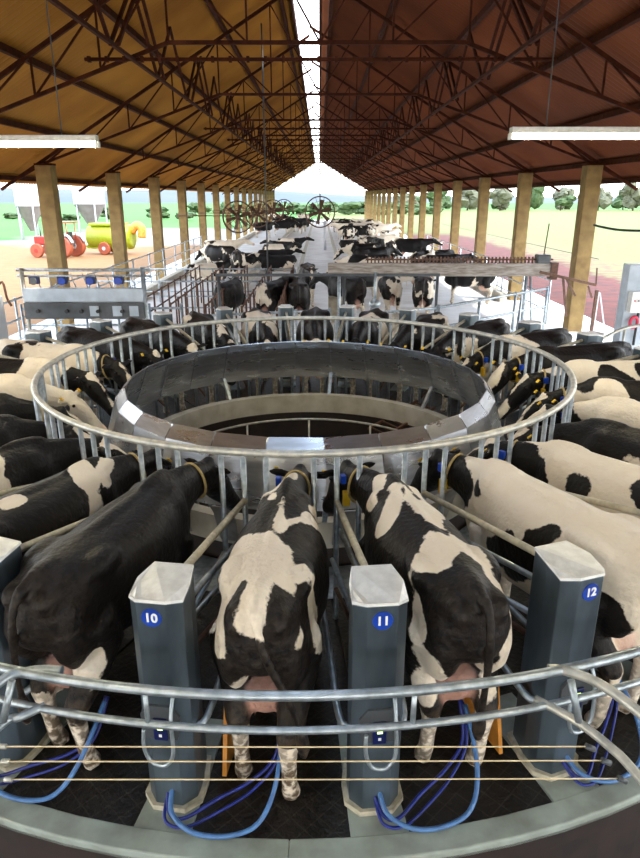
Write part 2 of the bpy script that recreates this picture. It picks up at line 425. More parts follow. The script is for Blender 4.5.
# ridge ties + conduits
for i, (y, z) in enumerate(((12.8, 5.40), (25.0, 5.40), (31.1, 5.5))):
    m = MB().tube([(-4.0, y-.1, z), (4.0, y-.1, z)], .03)
    for k in range(26): m.box(-3.95+k*.3, -3.9+k*.3, y-.14, y-.06, z-.045, z+.045)
    tag(m.build('sprinkler_pipe', M['truss']), 'dark clipped pipe running straight across under the roof, %s from the near end' % ORD[i], 'pipe', 'cross pipes under the roof')
# pillars
def pillar(x, y, w, label):
    top = 3.985
    r = empty('pillar', (x, y, FL), label=label, cat='pillar', group='tan pillars along both sides of the barn')
    MB().box(-w/2, w/2, -w/2, w/2, 0, top-FL, ).build('shaft', M['pillar'], r, bevel=.02)
    MB().box(-w/2-.03, w/2+.03, -w/2+.06, w/2-.06, top-FL, top-FL+.045).build('bearing_plate', M['truss'], r)
for i, y in enumerate(YC):
    pillar(-7.34, y, .42, 'tan square roof pillar in the left row, %s from the near end' % ORD[i])
    pillar(7.28, y, .42, 'tan square roof pillar in the right row, %s from the near end' % ORD[i])
# ridge of light: nothing closes it, the slit is open to the sky; a cap rail keeps its edges
for k, x in enumerate((-.76, .03)):
    struct('trim_%d' % (k+1), MB().box(x-.03, x+.03, Y0R, Y1R, 8.17 if k else 8.05, 8.32), M['truss'])

# ================================================================== TURNTABLE
deck = empty('turntable_deck', (CX, CY, 0), label='round turntable deck with grey green painted rim and black mats', cat='turntable')
o0 = (0, 0)
b = MB().arc_box(o0, 2.0, RO, -.12, -.012, 0, 360, 104); b.build('platform', M['deck_side'], deck)
b = MB().arc_box(o0, 4.81, RO, -.04, .03, 0, 360, 104); b.build('rim', M['deck'], deck, bevel=.01)
b = MB().arc_box(o0, 4.7, 4.92, -.75, -.12, 0, 360, 104); b.build('skirt', M['deck_side'], deck)
b = MB().arc_box(o0, 1.96, 2.08, .19, .45, 0, 360, 104); b.build('inner_kerb', M['kerb'], deck)
b = MB().arc_box(o0, 1.98, 2.06, -.25, .19, 0, 360, 104); b.build('kerb_base', M['deck_side'], deck)
for j in range(N):
    a = A0+STEP*j; hw = 1.85
    m = MB().arc_box(o0, 4.0, 4.815, -.012, .026, a-hw, a+hw, 3); m.build('spoke', M['deck'], deck)
    m = MB().arc_box(o0, 2.10, 4.805, -.012, .006, a+hw*.0+.2, a+STEP-.2, 8) ; m.build('rubber_mat', M['mat'], deck)
MB().arc_box(o0, 2.10, 2.60, .006, .012, 0, 360, 104).build('tread_plate', M['galv'], deck)
# centre pit
struct('floor', MB().add([pol(i*10, 2.6, -1.1) for i in range(36)], [tuple(range(36))]), M['pit'])
pr = empty('pit_rail', (CX, CY, -1.1), label='thin pale rail ring standing down in the dark centre pit', cat='rail')
zr_ = at(320,419,Y=CY+1.75).z+1.1; MB().tube(circ(o0, 1.75, zr_, 64), .016, closed=True).build('rail', M['galv_worn'], pr)
for i in range(12):
    a = i*30; p = Vector((1.75*math.sin(rad(a)), -1.75*math.cos(rad(a)), 0)); MB().tube([p, p+Vector((0,0,zr_))], .015).build('post', M['galv_worn'], pr)
lad = empty('pit_ladder', (0,0,0), label='rusty lattice ladder leaning inside the dark centre pit', cat='ladder')
pa, pb = at(376,433,Y=8.75), at(426,404,Y=9.15); sd = Vector((.10,-.16,.0))
for s in (-1, 1): MB().bar(pa+sd*s, pb+sd*s, .035).build('rail', M['rust'], lad)
for i in range(9):
    q = pa+(pb-pa)*(i+.5)/9; MB().bar(q-sd, q+sd*(1 if i % 2 else .9), .022).build('rung', M['rust'], lad)

# splash shield: one bent steel panel per stall
sh = empty('splash_shield', (CX, CY, .66), label='faceted ring of stainless steel splash panels around the centre pit', cat='shield')
def ringpt(R, a, z): return Vector((R*math.sin(rad(a)), -R*math.cos(rad(a)), z))
for j in range(N):
    a0, a1 = A0+STEP*j-.15-STEP*0.0+STEP*0, A0+STEP*(j+1)-.35
    prof = [(2.27, 0.0), (2.12, .47), (2.02, .58)]; t = .012
    vs = []
    for a in (a0+.1, a1):
        for R, z in prof: vs.append(ringpt(R, a, z))
        for R, z in reversed(prof): vs.append(ringpt(R-t, a, z-.004))
    k = 6; fs = [tuple(reversed(range(k))), tuple(range(k, 2*k))]+[(i, (i+1) % k, k+(i+1) % k, k+i) for i in range(k)]
    MB().add(vs, fs).build('panel', M['steel'], sh)
    p = ringpt(2.1, a0, 0)
    MB().bar(ringpt(2.255, a0, .02), ringpt(2.02, a0, .575), .02, .02).build('seam', M['steel'], sh)
    if j % 3 == 0: MB().bar(ringpt(2.05, a0, -.22), ringpt(2.23, a0, .06), .045, .03).build('bracket', M['galv'], sh)
lw = empty('kick_plates', (CX, CY, .0), label='short flat steel plates under the splash ring nearest the viewer', cat='plate')
for j in (-3, -2, -1, 0, 1, 2, 3):
    a = A0+STEP*j; m = MB(); vs = []
    m.add([ringpt(2.26, a+1.5, .64), ringpt(2.26, a+6.5, .64), ringpt(2.13, a+6.5, .25), ringpt(2.13, a+1.5, .25),
           ringpt(2.24, a+1.5, .64), ringpt(2.24, a+6.5, .64), ringpt(2.11, a+6.5, .25), ringpt(2.11, a+1.5, .25)],
          [(3,2,1,0),(4,5,6,7),(0,1,5,4),(1,2,6,5),(2,3,7,6),(3,0,4,7)])
    m.build('plate', M['steel_dirty'], lw)

# neck rail ring
nr = empty('neck_rail', (CX, CY, 0), label='round galvanised neck rail with upright bars circling the turntable', cat='railing')
MB().tube(circ(o0, 2.87, 1.427, 130), .030, n=12, closed=True).build('top_rail', M['galv_worn'], nr)
for j in range(N):
    for d in (-3.4, 0, 3.4):
        a = A0+STEP*j+d
        MB().tube([ringpt(2.87, a, .005), ringpt(2.87, a, 1.42)], .021, n=10).build('bar', M['galv'], nr)

# ---------------- stall units
hwf, hwb = .137, .105
POLY = [(-.165,-.075),(-.165,.075),(-.095,hwf),(.02,hwf),(.17,hwb),(.17,-hwb),(.02,-hwf),(-.095,-hwf)]
POLY = POLY[::-1]
def text_mesh(s, size, bold=.006):
    cu = bpy.data.curves.new('t', 'FONT'); cu.body = s; cu.size = size; cu.align_x = 'CENTER'; cu.align_y = 'CENTER'; cu.extrude = .0012; cu.offset = .0022
    ob = bpy.data.objects.new('t', cu); C.objects.link(ob)
    me = bpy.data.meshes.new_from_object(ob.evaluated_get(bpy.context.evaluated_depsgraph_get()))
    bpy.data.objects.remove(ob); return me
def make_stall(number=None):
    r = empty('stall_post')
    def ztop(x, y): return 1.345+ (x+.165)*.02 - (.03 if abs(y) > .12 and x < 0 else 0)
    MB().prism(POLY, .02, 1.33, ztop).build('cabinet', M['box_steel'], r, bevel=.006)
    P2 = [(x*1.03, y*1.03) for x, y in POLY]
    m = MB(); nn = len(P2); tz = [ztop(x/1.03, y/1.03) for x, y in P2]
    m.add([(x, y, t+.001) for (x, y), t in zip(P2, tz)]+[(x*.985, y*.985, t+.016) for (x, y), t in zip(P2, tz)],
          [tuple(reversed(range(nn))), tuple(range(nn, 2*nn))]+[(i, (i+1) % nn, nn+(i+1) % nn, nn+i) for i in range(nn)])
    m.build('cap', M['box_top'], r)
    MB().prism([(x*1.12, y*1.2) for x, y in POLY], .027, .06).build('base_plate', M['cream_pipe'], r)
    # number disc
    d = MB(); k = 28; cz = 1.262
    d.add([(-.166, .052*math.cos(2*PI*i/k), cz+.052*math.sin(2*PI*i/k)) for i in range(k)]+[(-.171, .050*math.cos(2*PI*i/k), cz+.050*math.sin(2*PI*i/k)) for i in range(k)],
          [tuple(range(k)), tuple(reversed(range(k, 2*k)))]+[(i, k+i, k+(i+1) % k, (i+1) % k) for i in range(k)])
    disc = d.build('number_disc', M['blue'], r)
    if number:
        me = text_mesh(number, .068)
        for v in me.vertices:
            x, y, z = v.co; v.co = (-.1722+(-z), -x, cz+y)
        me.materials.clear(); me.materials.append(M['white']); o = bpy.data.objects.new('number', me); C.objects.link(o); o.parent = disc
    # control unit low on the front
    pl = MB(); prof = [(-.085,.53),(.085,.53),(.105,.60),(.105,.68),(.06,.735),(-.06,.735),(-.105,.68),(-.105,.60)]
    k = len(prof); pl.add([(-.166, y, z) for y, z in prof]+[(-.182, y, z) for y, z in prof], [tuple(reversed(range(k))), tuple(range(k, 2*k))]+[(i, (i+1) % k, k+(i+1) % k, k+i) for i in range(k)])
    cu = pl.build('control_panel', M['dark_grey'], r)
    MB().box(-.197, -.182, -.036, .036, .53, .665).build('display', M['navy'], cu, bevel=.004)
    MB().box(-.199, -.1965, -.014, .014, .60, .613).box(-.199, -.1965, -.010, .012, .63, .64).build('digits', M['led'], cu)
    MB().box(-.199, -.1965, -.008, .008, .555, .572).build('button', M['white'], cu)
    # hose hanger loop
    pts = smooth_path([(-.17,-.075,.80), (-.22,-.075,.70), (-.235,-.078,.50), (-.235,-.045,.42), (-.235,.0,.405), (-.235,.05,.43), (-.235,.078,.52), (-.22,.075,.62)], 5)
    MB().tube(pts, .011, n=8).build('hose_hanger', M['galv'], r)
    # side loops of the divider
    for s in (-1, 1):
        pts = smooth_path([(1.60 if s > 0 else 1.30, s*.17, .60), (1.0, s*.18, .59), (.35, s*.18, .555), (.12, s*.185, .53), (.0, s*.17, .50), (-.03, s*.13, .49)], 5)
        MB().tube(pts, .021, n=8).build('side_loop', M['galv'], r)
    return r
def divider_parts(r):
    d = empty('stall_divider')
    MB().tube([(1.64, .0, 1.04), (.165, 0, 1.27)], .023, n=10).build('top_pipe', M['cream_pipe'], d)
    MB().tube([(1.64, -.03, .80), (.155, -.02, 1.10)], .020, n=10).build('middle_pipe', M['galv'], d)
    MB().tube([(1.64, .03, .54), (.155, .03, .90)], .020, n=10).build('middle_pipe', M['galv'], d)
    MB().tube(smooth_path([(1.64, 0, .28), (.6, 0, .62), (.25, 0, .70), (.16, 0, .72)], 4), .018, n=8).build('lower_pipe', M['rust'], d)
    return d
RB = 4.51
nums = {-1: '10', 0: '11', 1: '12'}
blank = make_stall(None); div0 = divider_parts(None); usedb = False; usedd = False
clock = lambda k: 'straight across' if k == 13 else None
for j in range(-12, 14):
    a = A0+STEP*j; p = pol(a, RB, 0)
    if j in nums: s = make_stall(nums[j])
    elif not usedb: s = blank; usedb = True
    else: s = copy_tree(blank)
    s.location = p; s.rotation_euler.z = rad(90+a)
    if j in nums: lab = 'grey steel stall post with blue disc numbered %s' % nums[j]
    else:
        side = 'right' if j > 1 else 'left'; c = j-1 if j > 1 else -1-j
        lab = 'grey steel stall post, %s round the ring to the %s of post %s' % (ORD[c-1], side, '12' if j > 1 else '10')
    tag(s, lab, 'stall post', 'stall posts round the turntable')
    if not usedd: d = div0; usedd = True
    else: d = copy_tree(div0)
    d.location = p; d.rotation_euler.z = rad(90+a)
    tag(d, lab.replace('grey steel stall post', 'pipe divider at post').replace(' with blue disc', '').replace('post, ', 'post ').replace(' round the ring to the', ' round to the'), 'divider', 'stall dividers')

# orange boards beside some posts
def board(j, s, R, z1, lab):
    a = A0+STEP*j
    o = MB().add([(.0,-.01,.02),(.46,-.01,.02),(.42,-.01,z1*.5),(.12,-.01,z1),(.0,.015,.02),(.46,.015,.02),(.42,.015,z1*.5),(.12,.015,z1)],
                 [(0,1,2,3),(7,6,5,4),(0,4,5,1),(1,5,6,2),(2,6,7,3),(3,7,4,0)]).build('side_board', M['orange'])
    o.location = pol(a, R, 0)+Vector((math.cos(rad(a)), math.sin(rad(a)), 0))*s*.235; o.rotation_euler.z = rad(90+a)
    tag(o, lab, 'board')
board(-1, 1, 4.42, .50, 'orange triangular board standing right of the post numbered 10')
board(1, -1, 4.42, .50, 'orange triangular board standing left of the post numbered 12')
board(12, 1, 4.3, .50, 'orange triangular board at far side of ring, left of the centre line pair')
board(13, -1, 4.3, .50, 'orange triangular board at far side of ring, seen under the splash panels')

# milk hoses
def hose(j, lab):
    a = A0+STEP*j; ac = a+STEP*.56
    def P(aa, R, z): return pol(aa, R, z)
    r = empty('milk_hose', P(a, 4.72, 0), label=lab, cat='hose', group='blue milk hoses lying on the deck'); L = r.location.copy()
    l = [P(a+.2,4.66,.16), P(a+.6,4.77,.11), P(a+2.2,4.84,.075), P(a+4.4,4.83,.06), P(a+6.2,4.77,.09), P(a+7.2,4.63,.22), P(a+7.5,4.39,.42)]
    MB().tube([Vector(q)-L for q in smooth_path(l, 8)], .0135, n=8).build('milk_line', M['hose_light'], r)
    l = [P(a-.1,4.66,.14), P(a+.3,4.75,.09), P(a+1.3,4.76,.07), P(a+3.2,4.65,.10), P(a+5.4,4.55,.14), P(a+7.0,4.47,.24), P(a+7.3,4.35,.42)]
    MB().tube([Vector(q)-L for q in smooth_path(l, 8)], .011, n=8).build('pulse_line', M['hose_dark'], r)
    l = [P(a-.1,4.66,.13), P(a+.2,4.79,.08), P(a+1.6,4.80,.06), P(a+3.6,4.70,.08), P(a+5.6,4.59,.12), P(a+7.2,4.49,.24), P(a+7.5,4.35,.42)]
    MB().tube([Vector(q)-L for q in smooth_path(l, 8)], .009, n=8).build('pulse_line', M['hose_dark'], r)
for j, nm in ((-2, 'left of the post numbered 10'), (-1, 'from the foot of the post numbered 10'), (0, 'from the foot of the post numbered 11'), (1, 'from the foot of the post numbered 12'), (2, 'at the far right edge of the deck'), (-3, 'at the far left edge of the deck')):
    hose(j, 'looped pair of blue rubber hoses '+nm)

# ---------------- guard rail outside the deck
gr = empty('guard_rail', (CX, CY, -1.15), label='double galvanised guard rail curving round the near rim of the turntable', cat='railing')
zb = 1.15
for z, R, r_ in ((1.09, 4.97, .024), (.895, 4.97, .019)):
    MB().tube(circ(o0, R, z+zb, 90, -62, 62), r_, n=10).build('rail', M['galv'], gr)
for a in (-56, -41, -29, 29, 41, 56):
    p = ringpt(5.02, a, 0); MB().tube([p, p+Vector((0,0,1.09+zb))], .024, n=10).build('post', M['galv'], gr)
for j in (0,-1):
    a = A0+STEP*j + (1.1 if j==0 else .8); MB().tube([ringpt(4.97, a, .895+zb), ringpt(4.97, a, 1.09+zb)], .013, n=8).build('web_bar', M['galv'], gr)
def branch(side, up, lo, post, lab):
    r = empty('gate_rail', (up[0][0], up[0][1], 0), label=lab, cat='railing'); L = r.location.copy()
    MB().tube([Vector(q)-L for q in smooth_path(up, 6)], .024, n=10).build('rail', M['galv_worn'] if side > 0 else M['galv'], r)
    MB().tube([Vector(q)-L for q in smooth_path(lo, 6)], .021, n=10).build('rail', M['galv_worn'] if side > 0 else M['galv'], r)
    MB().tube([Vector(q)-L for q in post], .017, n=8).build('web_bar', M['galv'], r)
    return r
up = [at(548,669,z=1.09), at(566,671,z=1.09), at(598,683,z=1.09), at(640,713,z=1.09), (1.62,1.75,1.09), (1.75,1.1,1.09), (1.8,-.5,1.09)]
lo = [at(535,699,z=.895), at(576,721,z=.895), at(610,747,z=.895), at(640,778,z=.895), (1.50,1.45,.895), (1.62,.9,.895), (1.66,-.5,.895)]
rb = branch(1, up, lo, [at(571,680,Y=2.44), at(579,722,Y=2.38)], 'worn gate rail pair leaving the guard rail on the right')
up2 = [at(62,671,z=1.09), at(45,670,z=1.09), at(27,672,z=1.09), at(0,682,z=1.09), (-1.62,2.05,1.09), (-1.85,1.1,1.09), (-1.9,-.5,1.09)]
lo2 = [at(45,706,z=.895), at(20,717,z=.895), at(0,726,z=.895), (-1.62,1.95,.895), (-1.8,1.0,.895), (-1.85,-.5,.895)]
lb = branch(-1, up2, lo2, [at(12,680,Y=2.44), at(3,722,Y=2.38)], 'galvanised gate rail pair leaving the guard rail on the left')
for r, x in ((rb, 1.8), (lb, -1.9)):
    L = r.location; MB().tube([Vector((x,-.5,-1.15))-L, Vector((x,-.5,1.09))-L], .024, n=10).build('post', M['galv'], r)
for i, (y, z, xr) in enumerate(((746.5,.9,590), (761.5,.8,606), (779.5,.7,622))):
    yl = y; a_, b_ = at(3+i*3, yl, Y=2.28), at(xr, y-1 if i else y, Y=2.28)
    w_ = MB().tube([a_, (a_+b_)/2+Vector((0,0,-.003)), b_], .0032, n=6)
    o = w_.build('fence_wire', M['wire']); tag(o, 'thin pale wire stretched under the guard rail, %s of the three' % ('topmost','middle','lowest')[i], 'wire', 'three stretched wires')
    MB().tube([b_+Vector((-.02,0,.004)), b_+Vector((.02,-.005,-.012))], .013, n=8).build('clamp', M['dark_grey'], o)
    MB().tube([a_+Vector((-.02,0,0)), a_+Vector((.015,0,0))], .012, n=8).build('clamp', M['galv_worn'], o)

# ================================================================== COWS
def ell_ring(c, d, hw, hh, n=16, up=None, sq=2.3):
    d = Vector(d).normalized(); up = Vector(up or (0,0,1)); s = d.cross(up).normalized(); u = s.cross(d).normalized(); out = []
    for j in range(n):
        t = 2*PI*j/n; ct, st = math.cos(t), math.sin(t)
        x = abs(ct)**(2/sq)*(1 if ct > 0 else -1); y = abs(st)**(2/sq)*(1 if st > 0 else -1)
        out.append(Vector(c)+s*x*hw+u*y*hh)
    return out
def loft(mb, secs, n=16, sq=2.3, up=None):
    P = [Vector(s[0]) for s in secs]; vs = []
    for i, s in enumerate(secs):
        d = P[min(i+1, len(P)-1)]-P[max(i-1, 0)]
        vs += ell_ring(P[i], d, s[1], s[2], n, up, sq)
    k = len(secs); fs = []
    for i in range(k-1):
        for j in range(n): fs.append((i*n+j, i*n+(j+1) % n, (i+1)*n+(j+1) % n, (i+1)*n+j))
    fs += [tuple(reversed(range(n))), tuple((k-1)*n+j for j in range(n))]
    mb.add(vs, fs, True)
def blob(mb, c, r, n=12):
    vs = [Vector((c[0], c[1], c[2]-r[2]))]
    for i in range(1, n//2):
        a = -PI/2+PI*i/(n//2)
        for j in range(n): vs.append(Vector((c[0]+r[0]*math.cos(a)*math.cos(2*PI*j/n), c[1]+r[1]*math.cos(a)*math.sin(2*PI*j/n), c[2]+r[2]*math.sin(a))))
    vs.append(Vector((c[0], c[1], c[2]+r[2]))); k = n//2-1; fs = []
    for j in range(n): fs.append((0, 1+(j+1) % n, 1+j)); fs.append((len(vs)-1, 1+(k-1)*n+j, 1+(k-1)*n+(j+1) % n))
    for i in range(k-1):
        for j in range(n): fs.append((1+i*n+j, 1+i*n+(j+1) % n, 1+(i+1)*n+(j+1) % n, 1+(i+1)*n+j))
    mb.add(vs, fs, True)
def pnoise(P, seed, sc):
    rs = np.random.RandomState(seed); v = np.zeros(len(P)); tot = 0
    for o in range(3):
        for i in range(5):
            k = rs.normal(size=3); k = k/np.linalg.norm(k)*sc*(1.9**o)*rs.uniform(.7,1.3); w = .6**o
            v += w*np.sin(P@k+rs.uniform(0, 6.3)); tot += w*w*.5
    return v/math.sqrt(tot)*.5
def cow_mesh(seed=0, base='k', marks=(), poll=(1.27,0,1.22), pitch=-52, hyaw=0, voxel=.024, legs=(0,0,0,0), lying=False, tailx=0.0, blaze=True, headwhite=False, dirt=.6, generic=None, fat=1.0):
    mb = MB(); L = -.62 if lying else 0.0     # a lying cow is lowered onto its brisket
    body = [(-.91,1.28,1.04,.09),(-.87,1.345,.96,.165),(-.78,1.385,.90,.220),(-.62,1.415,.86,.255),(-.46,1.425,.80,.280),(-.28,1.405,.66,.315),(-.05,1.395,.61,.345),(.2,1.395,.59,.330),(.42,1.405,.60,.265),(.60,1.425,.63,.215),(.74,1.41,.70,.165),(.84,1.36,.80,.12)]
    secs = [((x,0,(t+b)/2+L), hw*fat, (t-b)/2) for x, t, b, hw in body]
    # taper the back: narrower towards the spine is obtained with ridge blobs
    loft(mb, secs, 20, 2.25)
    for s in (-1, 1):
        blob(mb, (-.46, s*.19, 1.305+L), (.20,.095,.09)); blob(mb, (-.80, s*.11, 1.265+L), (.12,.075,.085))
        blob(mb, (.54, s*.13, 1.08+L), (.20,.10,.30))
        blob(mb, (-.64, s*.15, 1.02+L), (.25,.125,.30))
    blob(mb, (.55,0,1.395+L), (.22,.05,.06)); blob(mb, (-.70,0,1.375+L), (.2,.06,.05)); blob(mb, (-.1,0,1.385+L), (.6,.05,.035))
    pl = Vector(poll)+Vector((0,0,L)); nb = Vector((.66,0,1.13+L))
    hd = Vector((math.cos(rad(pitch))*math.cos(rad(hyaw)), math.cos(rad(pitch))*math.sin(rad(hyaw)), math.sin(rad(pitch))))
    nn = []
    for i, (t, hh, hw) in enumerate(((0,.30,.165),(.25,.24,.125),(.5,.19,.10),(.75,.155,.090),(1,.13,.09))):
        c = nb.lerp(pl-Vector((0,0,.05)), t); c.z += .03*math.sin(t*PI); nn.append((c, hw, hh))
    loft(mb, nn, 16, 2.0)
    u = Vector((0,0,1))
    hs = [(-.05,.075,.07),(.03,.105,.108),(.13,.115,.130),(.24,.098,.125),(.35,.080,.098),(.45,.072,.080),(.52,.080,.076),(.58,.074,.060),(.61,.048,.038)]
    loft(mb, [(pl+hd*t+Vector((0,0,-.03)), a, b_) for t, a, b_ in hs], 16, 2.2)
    side = hd.cross(u).normalized(); hup = side.cross(hd).normalized()
    for s in (-1, 1):   # ears
        b0 = pl+hd*.02+side*s*.085+hup*.03; tip = b0+side*s*.19-hd*.03+hup*.0
        loft(mb, [(b0, .03, .022), (b0.lerp(tip,.35), .055, .020), (b0.lerp(tip,.7), .050, .017), (tip, .015, .010)], 8, 2.0, up=hup+hd*.3)
        blob(mb, pl+hd*.13+side*s*.088+hup*.045, (.035,.035,.035))
    blob(mb, pl+hup*.06+hd*(-.01), (.06,.06,.06))
    if not lying:
        for i, s in ((0,1),(1,-1)):
            lx = legs[i]
            mb.tube([(-.60,s*.165,1.02), (-.52,s*.185,.82), (-.60+lx*.5,s*.175,.66), (-.75+lx,s*.155,.50), (-.735+lx,s*.15,.40), (-.715+lx,s*.15,.26), (-.70+lx,s*.15,.13), (-.675+lx,s*.152,.075), (-.655+lx,s*.154,.012)],
                    [.165,.145,.105,.075,.058,.050,.052,.058,.064], n=12)
            lx = legs[2+i]
            mb.tube([(.56,s*.165,.95), (.54,s*.17,.74), (.555+lx*.5,s*.155,.56), (.57+lx,s*.15,.42), (.57+lx,s*.15,.30), (.57+lx,s*.15,.12), (.585+lx,s*.152,.07), (.60+lx,s*.154,.012)],
                    [.12,.095,.068,.064,.048,.048,.055,.062], n=12)
        blob(mb, (-.52,0,.63), (.21,.165,.17))
        for s in (-1, 1):
            for dx in (-.08, .08): mb.tube([(-.53+dx, s*.07, .52), (-.53+dx, s*.075, .42)], [.02,.014], n=8)
        tl = [(-.88,0,1.36), (-.955,tailx*.1,1.30), (-.985,tailx*.3,1.15), (-.985,tailx*.7,.95), (-.97,tailx,.75), (-.955,tailx*1.1,.62), (-.95,tailx*1.15,.48)]
        mb.tube(smooth_path(tl, 3), [.045,.040,.036]+[.030]*6+[.026]*5+[.036,.045,.045,.035,.022], n=8)
    else:
        for s in (-1, 1):
            mb.tube([(-.5,s*.25,.32), (-.2,s*.34,.14), (-.45,s*.42,.07), (-.2,s*.46,.05)], [.14,.09,.055,.045], n=10)
            mb.tube([(.55,s*.18,.25), (.75,s*.2,.10), (.5,s*.25,.06)], [.10,.06,.045], n=10)
        mb.tube([(-.88,0,.72), (-.98,.05,.5), (-1.0,.1,.2), (-1.0,.15,.06)], [.03,.025,.025,.03], n=8)
    me = bpy.data.meshes.new('cow_body'); me.from_pydata(mb.v, [], mb.f); me.update()
    ob = bpy.data.objects.new('tmp', me); C.objects.link(ob)
    md = ob.modifiers.new('r', 'REMESH'); md.mode = 'VOXEL'; md.voxel_size = voxel; md.use_smooth_shade = True
    sm = ob.modifiers.new('s', 'SMOOTH'); sm.factor = .5; sm.iterations = max(3, int(.20/voxel))
    me2 = bpy.data.meshes.new_from_object(ob.evaluated_get(bpy.context.evaluated_depsgraph_get()))
    bpy.data.objects.remove(ob); bpy.data.meshes.remove(me)
    n = len(me2.vertices); P = np.zeros(n*3); me2.vertices.foreach_get('co', P); P = P.reshape(-1, 3)
    P0 = P.copy(); P0[:, 2] -= L
    x, y, z = P0[:,0], P0[:,1], P0[:,2]
    nse = pnoise(P0, seed+11, 9.0)*.050+pnoise(P0, seed+50, 22.0)*.022
    v = np.full(n, -.12 if base == 'k' else .12)
    if generic is not None:
        q = P0.copy(); v = (pnoise(q, seed+3, 3.0)+generic)*.14
        v = np.where(z < .66, np.maximum(v, (.66-z)*.4), v)
    for mk in marks:
        kind, a, b2, r_ = mk; r_ += .022 if (kind == 'w' and r_ < .075) else 0; a = np.array(a); b2 = np.array(b2); ab = b2-a
        t = np.clip(((P0-a)@ab)/max(ab@ab, 1e-9), 0, 1); d = np.linalg.norm(P0-(a+t[:,None]*ab), axis=1)-r_
        v = np.maximum(v, -d) if kind == 'w' else np.minimum(v, d)
    # legs under the hock are pale
    leg = (z < .52) & (np.abs(y) > .05)
    v = np.where(z < .50, np.maximum(v, (.50-z)*.5), v)
    # head
    hp = np.array(pl-Vector((0,0,L))); hv = np.array(hd); sv = np.array(side); uv = np.array(hup)
    rel = P0-hp; ht = rel@hv; hsd = rel@sv; hu = rel@uv; hmask = (ht > -.08) & (x > .9) & (np.abs(hsd) < .35) & (hu < .3) & (hu > -.22)
    hv0 = -.1*np.ones(n) if not headwhite else .1*np.ones(n)
    if blaze: hv0 = np.maximum(hv0, .038-np.abs(hsd)-np.maximum(0, -hu)*1.5+.01*np.sin(ht*30))
    v = np.where(hmask & (ht > -.02), hv0, v)
    v = v+nse
    pink = np.clip((1-((x+.52)/.24)**2-(y/.19)**2-((z-.60)/.21)**2)*3, 0, 1)*.8 if not lying else np.zeros(n)
    pink = np.maximum(pink, np.where(hmask, np.clip((ht-.46)*8, 0, .6), 0) if headwhite else 0)
    hoof = z < .055
    dr = np.clip((.66-z)*2.6, 0, 1)*dirt+np.clip((-.55-x)*1.2, 0, 1)*dirt*.35
    dr = np.clip(dr, 0, 1)
    for nm, arr in (('coat', v), ('pink', pink), ('dirt', np.where(hoof, 1.0, dr))):
        at_ = me2.attributes.new(nm, 'FLOAT', 'POINT'); at_.data.foreach_set('value', arr.astype(np.float32))
    me2.materials.clear(); me2.materials.append(M['cow']); me2.name = 'cow_body'
    me2.polygons.foreach_set('use_smooth', [True]*len(me2.polygons))
    info = dict(pl=pl, hd=hd, side=side, hup=hup, nb=nb)
    return me2, info
def make_cow(me, info, loc, rz, label, group, collar=False, tags=True, name='cow', parts=True, scale=1.0):
    r = bpy.data.objects.new(name, me); C.objects.link(r); r.location = loc; r.rotation_euler.z = rz; r.scale = (scale,)*3
    tag(r, label, 'cow', group)
    if not parts: return r
    pl, hd, sd, hu, nb = info['pl'], info['hd'], info['side'], info['hup'], info['nb']
    for s in (-1, 1):
        e = MB(); blob(e, pl+hd*.135+sd*s*.108+hu*.045, (.020,.020,.020), 10); e.build('eye', M['eye'], r)
    if tags:
        for s in (-1, 1):
            q = pl+sd*s*.20+hu*.045-hd*.0; e = MB(); mt = Matrix.Translation(q) @ Matrix([[sd.x,hd.x,hu.x,0],[sd.y,hd.y,hu.y,0],[sd.z,hd.z,hu.z,0],[0,0,0,1]])
            e.box(-.018,.018,-.024,.024,.014,.022, mt); e.build('ear_tag', M['yellow'], r)
    if collar:
        c = nb.lerp(pl-Vector((0,0,.05)), .72); c.z += .02; d = (pl-nb).normalized()
        ring = ell_ring(c, d, .106, .166, 28, sq=2.0); cm = MB().tube(ring, .011, n=8, closed=True).build('collar', M['strap'], r)
        s = Vector((0,1,0)); q = c+s*.125+Vector((0,0,.06)); MB().box(q.x-.03,q.x+.03,q.y-.005,q.y+.04,q.z-.035,q.z+.04).build('transponder', M['blue'], cm, bevel=.008)
        q = c+s*.10+Vector((.01,0,-.12)); MB().box(q.x-.022,q.x+.022,q.y-.02,q.y+.04,q.z-.06,q.z+.07).build('number_tag', M['yellow'], cm, bevel=.006)
    return r
W, K = 'w', 'k'
